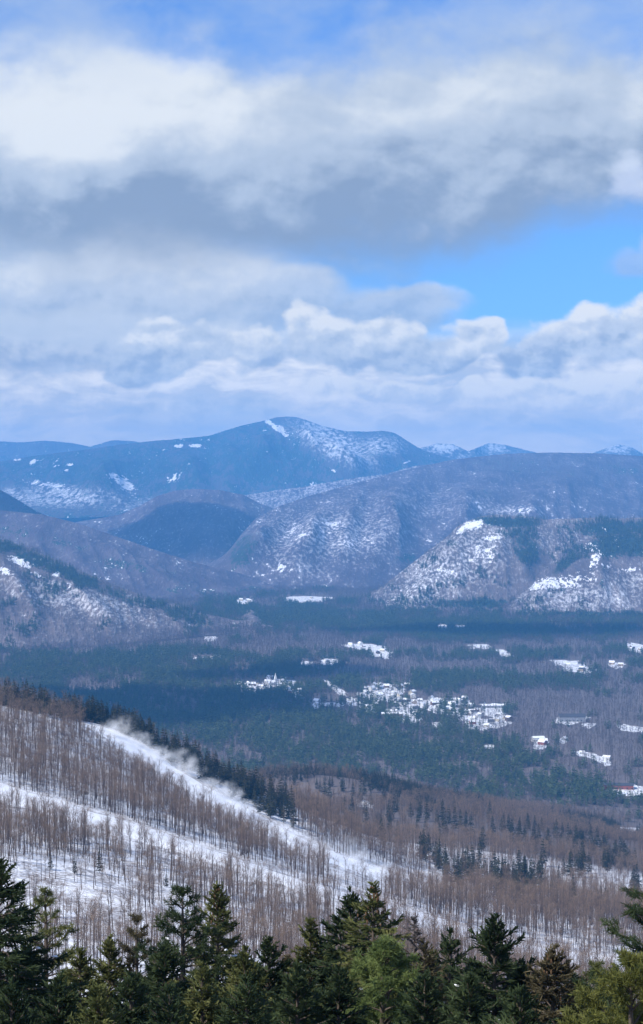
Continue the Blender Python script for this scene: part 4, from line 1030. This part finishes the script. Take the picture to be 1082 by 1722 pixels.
def billow(ss_, tt_):
    a = X(nt, nt.voro(nt.vec(ss_, tt_ * 1.25), 13., .35).outputs['Distance']); b = X(nt, nt.voro(nt.vec(ss_, tt_ * 1.25), 29., .35).outputs['Distance'])
    return a * .65 + b * .35
def over(col, c, a): return nt.mix(a, col, c)
col = base
# pale haze and thin sheets low over the mountains
soft = nt.noise(nt.vec(ws, wt * 2.2, 6.), 4.5, 5., .55)
hz = nt.m('MAXIMUM', nt.ss(t, .27, .16), nt.ss(s + t * .55, .26, -.02) * nt.ss(t, .50, .40))
col = over(col, nt.mix(nt.m('ADD', nt.ss(soft, .36, .66), relief * .35, clamp=True), c10((.46, .53, .67)), c10((.74, .77, .83))), hz * .97)
lowN = nt.noise(nt.vec(ws * 1., wt * 4.2, 5.), 5.5, 6., .6)
lowc = nt.mix(nt.m('ADD', nt.ss(lowN, .40, .66), relief * .9, clamp=True), c10((.60, .63, .72)), c10((1.05, 1.0, .96)))
col = over(col, lowc, nt.ss(lowN, .30, .46) * nt.ss(t, .27, .18) * .95)
# rows of cumulus heads: photo px of the puff centre, radii
def puffs(lst, warp=.9):
    D = None
    for (X_, Y_, rx, ry) in lst:
        cx, cy = (X_ - 541) / 1000, (800 - Y_) / 1000
        ax = (ws - cx) * (1000 / rx); ay = (wt - cy) * (1000 / ry)
        # flatter below the centre
        q = 1. - (ax * ax + ay * ay)
        D = q if D is None else nt.m('SMOOTH_MAX', D, q, .35)
    return D
def cumulus(col, lst, top, mid, bot, y_top, y_bot, edge=(.0, .28), amp=1.5, al=1., rel=.8, fine=.9, bk=.45):
    D = puffs(lst)
    bl = billow(ws, wt)
    Dn = D + (.42 - bl) * amp + (n_f - .5) * fine + (n_h - .5) * .2
    a = nt.ss(Dn, edge[0], edge[1])
    h = nt.ss(wt, (800 - y_bot) / 1000, (800 - y_top) / 1000)
    lit = nt.m('ADD', h * .80 + (.40 - bl) * bk + .10, relief * rel, clamp=True)
    lit = nt.m('ADD', lit, nt.ss(Dn, .9, .0) * h * .25, clamp=True)
    c = nt.mix(nt.ss(lit, 0., .5), bot, mid); c = nt.mix(nt.ss(lit, .45, 1.), c, top)
    return over(col, c, a * al)
WHT, GRY, DRK = c10((.86, .86, .88)), c10((.57, .62, .72)), c10((.37, .43, .57))
col = cumulus(col, [(60, 500, 150, 70), (220, 480, 140, 60), (360, 470, 130, 55), (480, 500, 110, 55), (640, 520, 130, 40), (700, 500, 100, 24)], c10((.74, .77, .84)), c10((.54, .60, .73)), c10((.38, .45, .60)), 420, 560, (-.5, .7), .6, .85, .5, .6, .3)
col = cumulus(col, [(30, 580, 120, 60), (140, 570, 110, 60)], c10((.60, .65, .75)), GRY, c10((.31, .38, .54)), 520, 640, (-.4, .6), .7, .8, .5, .6, .3)
col = cumulus(col, [(270, 580, 85, 50), (350, 575, 70, 40), (430, 590, 60, 45), (520, 565, 62, 48), (590, 585, 60, 42), (655, 575, 62, 46), (730, 600, 60, 40), (795, 562, 60, 36), (240, 620, 80, 35), (700, 600, 90, 40)], WHT, GRY, DRK, 520, 650, (-.1, .45), 1.25, .95, .9, 1.3, .6)
col = cumulus(col, [(930, 575, 65, 55), (985, 560, 70, 52), (1060, 570, 80, 55), (1130, 580, 80, 60), (880, 610, 60, 35)], WHT, c10((.60, .65, .76)), DRK, 512, 640, (-.1, .45), 1.25, 1., .9, 1.2, .6)
col = cumulus(col, [(790, 665, 32, 24), (850, 668, 50, 24), (920, 660, 60, 28), (1000, 655, 60, 30), (1070, 655, 50, 30), (690, 668, 60, 22), (560, 655, 80, 20), (300, 690, 90, 20), (440, 690, 60, 16), (680, 715, 60, 16), (840, 705, 40, 16), (1040, 740, 60, 10), (460, 705, 40, 10)], c10((.92, .90, .88)), c10((.66, .69, .76)), c10((.46, .52, .64)), 640, 720, (-.2, .5), 1.4, .95, 1.0, 1.3, .6)
col = over(col, c10((1.3, 1.12, .92)), nt.ss(t, .17, .03) * (nt.ss(lowN, .25, .6) * .5 + .3))
# the great grey cloud overhead
x01 = nt.m('ADD', s, .541, clamp=False) * .7 + .12   # px 0..1082 -> .12...88
def prof(pts): return nt.curve(nt.m('MINIMUM', nt.m('MAXIMUM', x01, 0.), 1.), [(.12 + px / 1000 * .7, v) for px, v in pts])
topT = prof([(-160, .70), (0, .70), (110, .715), (240, .745), (330, .725), (450, .685), (560, .70), (700, .735), (800, .725), (950, .745), (1020, .74), (1082, .70), (1240, .72)])
botT = prof([(-160, .37), (0, .375), (150, .365), (300, .36), (500, .35), (650, .352), (760, .365), (850, .385), (950, .425), (1020, .445), (1082, .455), (1240, .46)])
n_g = nt.noise(nt.vec(ws, wt * 1.7, 2.2), 3.6, 5., .48); n_gl = nt.noise(nt.vec(ws - .03, (wt + .03) * 1.7, 2.2), 3.6, 5., .48)
rel_big = (n_g - n_gl) * 1.25 + relief * .17 + (n_g - .5) * .35
up = (topT - wt) + (n_g - .5) * .14 + (n_b - .5) * .10 + (n_f - .5) * .05
dn = (wt - botT) + (n_g - .5) * .10 + (n_b - .5) * .08 + (n_f - .5) * .04
a = nt.ss(up, -.05, .075) * nt.ss(dn, -.06, .07)
k = nt.m('DIVIDE', wt - botT, topT - botT)
dark = nt.ss(k + (n_g - .5) * .9 + (n_b - .5) * .25, .72, .0)
brightL = puffs([(230, 150, 170, 110), (40, 170, 110, 110), (140, 240, 110, 90)])
lit = nt.m('ADD', nt.m('ADD', .55 - dark * .56, nt.ss(brightL + (n_b - .5) * 1.0, -.6, 1.) * .36, clamp=False), rel_big, clamp=True)
c = nt.mix(nt.ss(lit, 0., .5), c10((.25, .31, .44)), c10((.46, .53, .67))); c = nt.mix(nt.ss(lit, .42, 1.), c, c10((.74, .78, .86)))
col = over(col, c, a * .97)
# lone puffs beside the blue opening at the right
col = cumulus(col, [(1050, 305, 55, 42), (1110, 320, 60, 45)], c10((.62, .69, .88)), c10((.54, .61, .83)), c10((.42, .50, .75)), 262, 350, (-.3, .8), 1.3, .9, .6, 1.)
col = cumulus(col, [(1050, 455, 65, 26), (1110, 440, 60, 40)], c10((.42, .55, .85)), c10((.36, .49, .80)), c10((.30, .43, .74)), 420, 480, (-.3, .8), 1.3, .75, .6, 1.)
# thin veil near the top edge of the view and fair-weather clouds over the rest of the sky
veil = nt.noise(nt.vec(ws, wt * 1.6, 8.), 3., 5., .6)
col = over(col, c10((.46, .55, .74)), nt.ss(veil, .25, .70) * nt.ss(t, .60, .74) * .62)
rest = nt.noise(gen, 3.2, 7., .6)
outside = nt.m('MAXIMUM', nt.ss(nt.m('ABSOLUTE', s), .75, 1.3), nt.ss(t, .95, 1.5))
col = over(col, nt.mix(nt.ss(rest, .5, .7), c10((.40, .47, .62)), c10((.72, .76, .84))), outside * nt.ss(rest, .58, .70) * nt.ss(t, -.05, .3) * .9)
nt.put(bg.inputs[0], col); bg.inputs[1].default_value = .1
w.cycles.sampling_method = 'MANUAL'; w.cycles.sample_map_resolution = 512

# ------------------------------------------------------------------ air
if True:
    m = bpy.data.materials.new('haze'); m.use_nodes = True; hn = NT(m.node_tree); hn.n.remove(hn.n['Principled BSDF'])
    v = hn.node('ShaderNodeVolumePrincipled'); v.inputs['Color'].default_value = (.14, .485, 1., 1); v.inputs['Density'].default_value = 6.5e-5
    hn.l.new(v.outputs[0], hn.n['Material Output'].inputs['Volume'])
    zlo = float(GZ.min()) - 30
    V, Q = bxv(-23000, -2700, zlo, 23000, 25500, 1080)
    props(link('haze', make_mesh('haze', V, Q, m)), 'stuff')
    # drifting cumulus outside the view: their shadows darken parts of the valley
    cm = bpy.data.materials.new('cloud'); cm.use_nodes = True; cn_ = NT(cm.node_tree); cn_.n.remove(cn_.n['Principled BSDF'])
    v = cn_.node('ShaderNodeVolumePrincipled'); v.inputs['Color'].default_value = (.99, .99, 1, 1); v.inputs['Density'].default_value = .012
    cn_.l.new(v.outputs[0], cn_.n['Material Output'].inputs['Volume'])
    import bmesh
    def cloud(px, py, d, rx, ry, h=2600., seed=0, hz=160):
        T_ = at(px, py, d); k = (h - T_[2]) / sun_dir[2]; c = T_ + sun_dir * k
        R = np.random.default_rng(seed); me = ico('cloud', cm, 5)
        co = np.empty(len(me.vertices) * 3, np.float32); me.vertices.foreach_get('co', co); co = co.reshape(-1, 3)
        n = fbm(co[:, 0] * 1.6 + seed * 7, co[:, 1] * 1.6 + co[:, 2], 5, 5)
        co = co * (1 + .55 * n)[:, None]; co[:, 2] = np.where(co[:, 2] < 0, co[:, 2] * .35, co[:, 2])
        me.vertices.foreach_set('co', (co * [rx, ry, hz]).astype(np.float32).ravel()); me.update()
        props(link('cloud', me, None, c), 'stuff')
        return c
    for a_ in [(310, 900, 9800, 520, 700), (200, 1200, 3650, 420, 300), (900, 1064, 5500, 560, 240), (30, 840, 9600, 500, 500), (470, 1140, 4300, 200, 160)]:
        cloud(*a_, seed=int(a_[0]))

# ------------------------------------------------------------------ camera and picture
cd = bpy.data.cameras.new('camera'); co_ = bpy.data.objects.new('camera', cd); COL.objects.link(co_)
co_.location = (0, 0, CAMZ); co_.rotation_euler = (math.pi / 2 - TH, 0, 0)
cd.sensor_fit = 'VERTICAL'; cd.angle = 2 * math.atan(CY / F); cd.clip_start = .5; cd.clip_end = 90000
sc.camera = co_
sc.view_settings.view_transform = 'Standard'; sc.view_settings.look = 'None'; sc.view_settings.exposure = .2; sc.view_settings.gamma = 1.
cy = sc.cycles
cy.max_bounces = 6; cy.diffuse_bounces = 2; cy.glossy_bounces = 1; cy.transmission_bounces = 2; cy.volume_bounces = 3; cy.transparent_max_bounces = 8
cy.use_denoising = True
for k_, v_ in (('denoiser', 'OPENIMAGEDENOISE'), ('denoising_input_passes', 'RGB_ALBEDO_NORMAL'), ('denoising_prefilter', 'ACCURATE')):
    try: setattr(cy, k_, v_)
    except Exception: pass
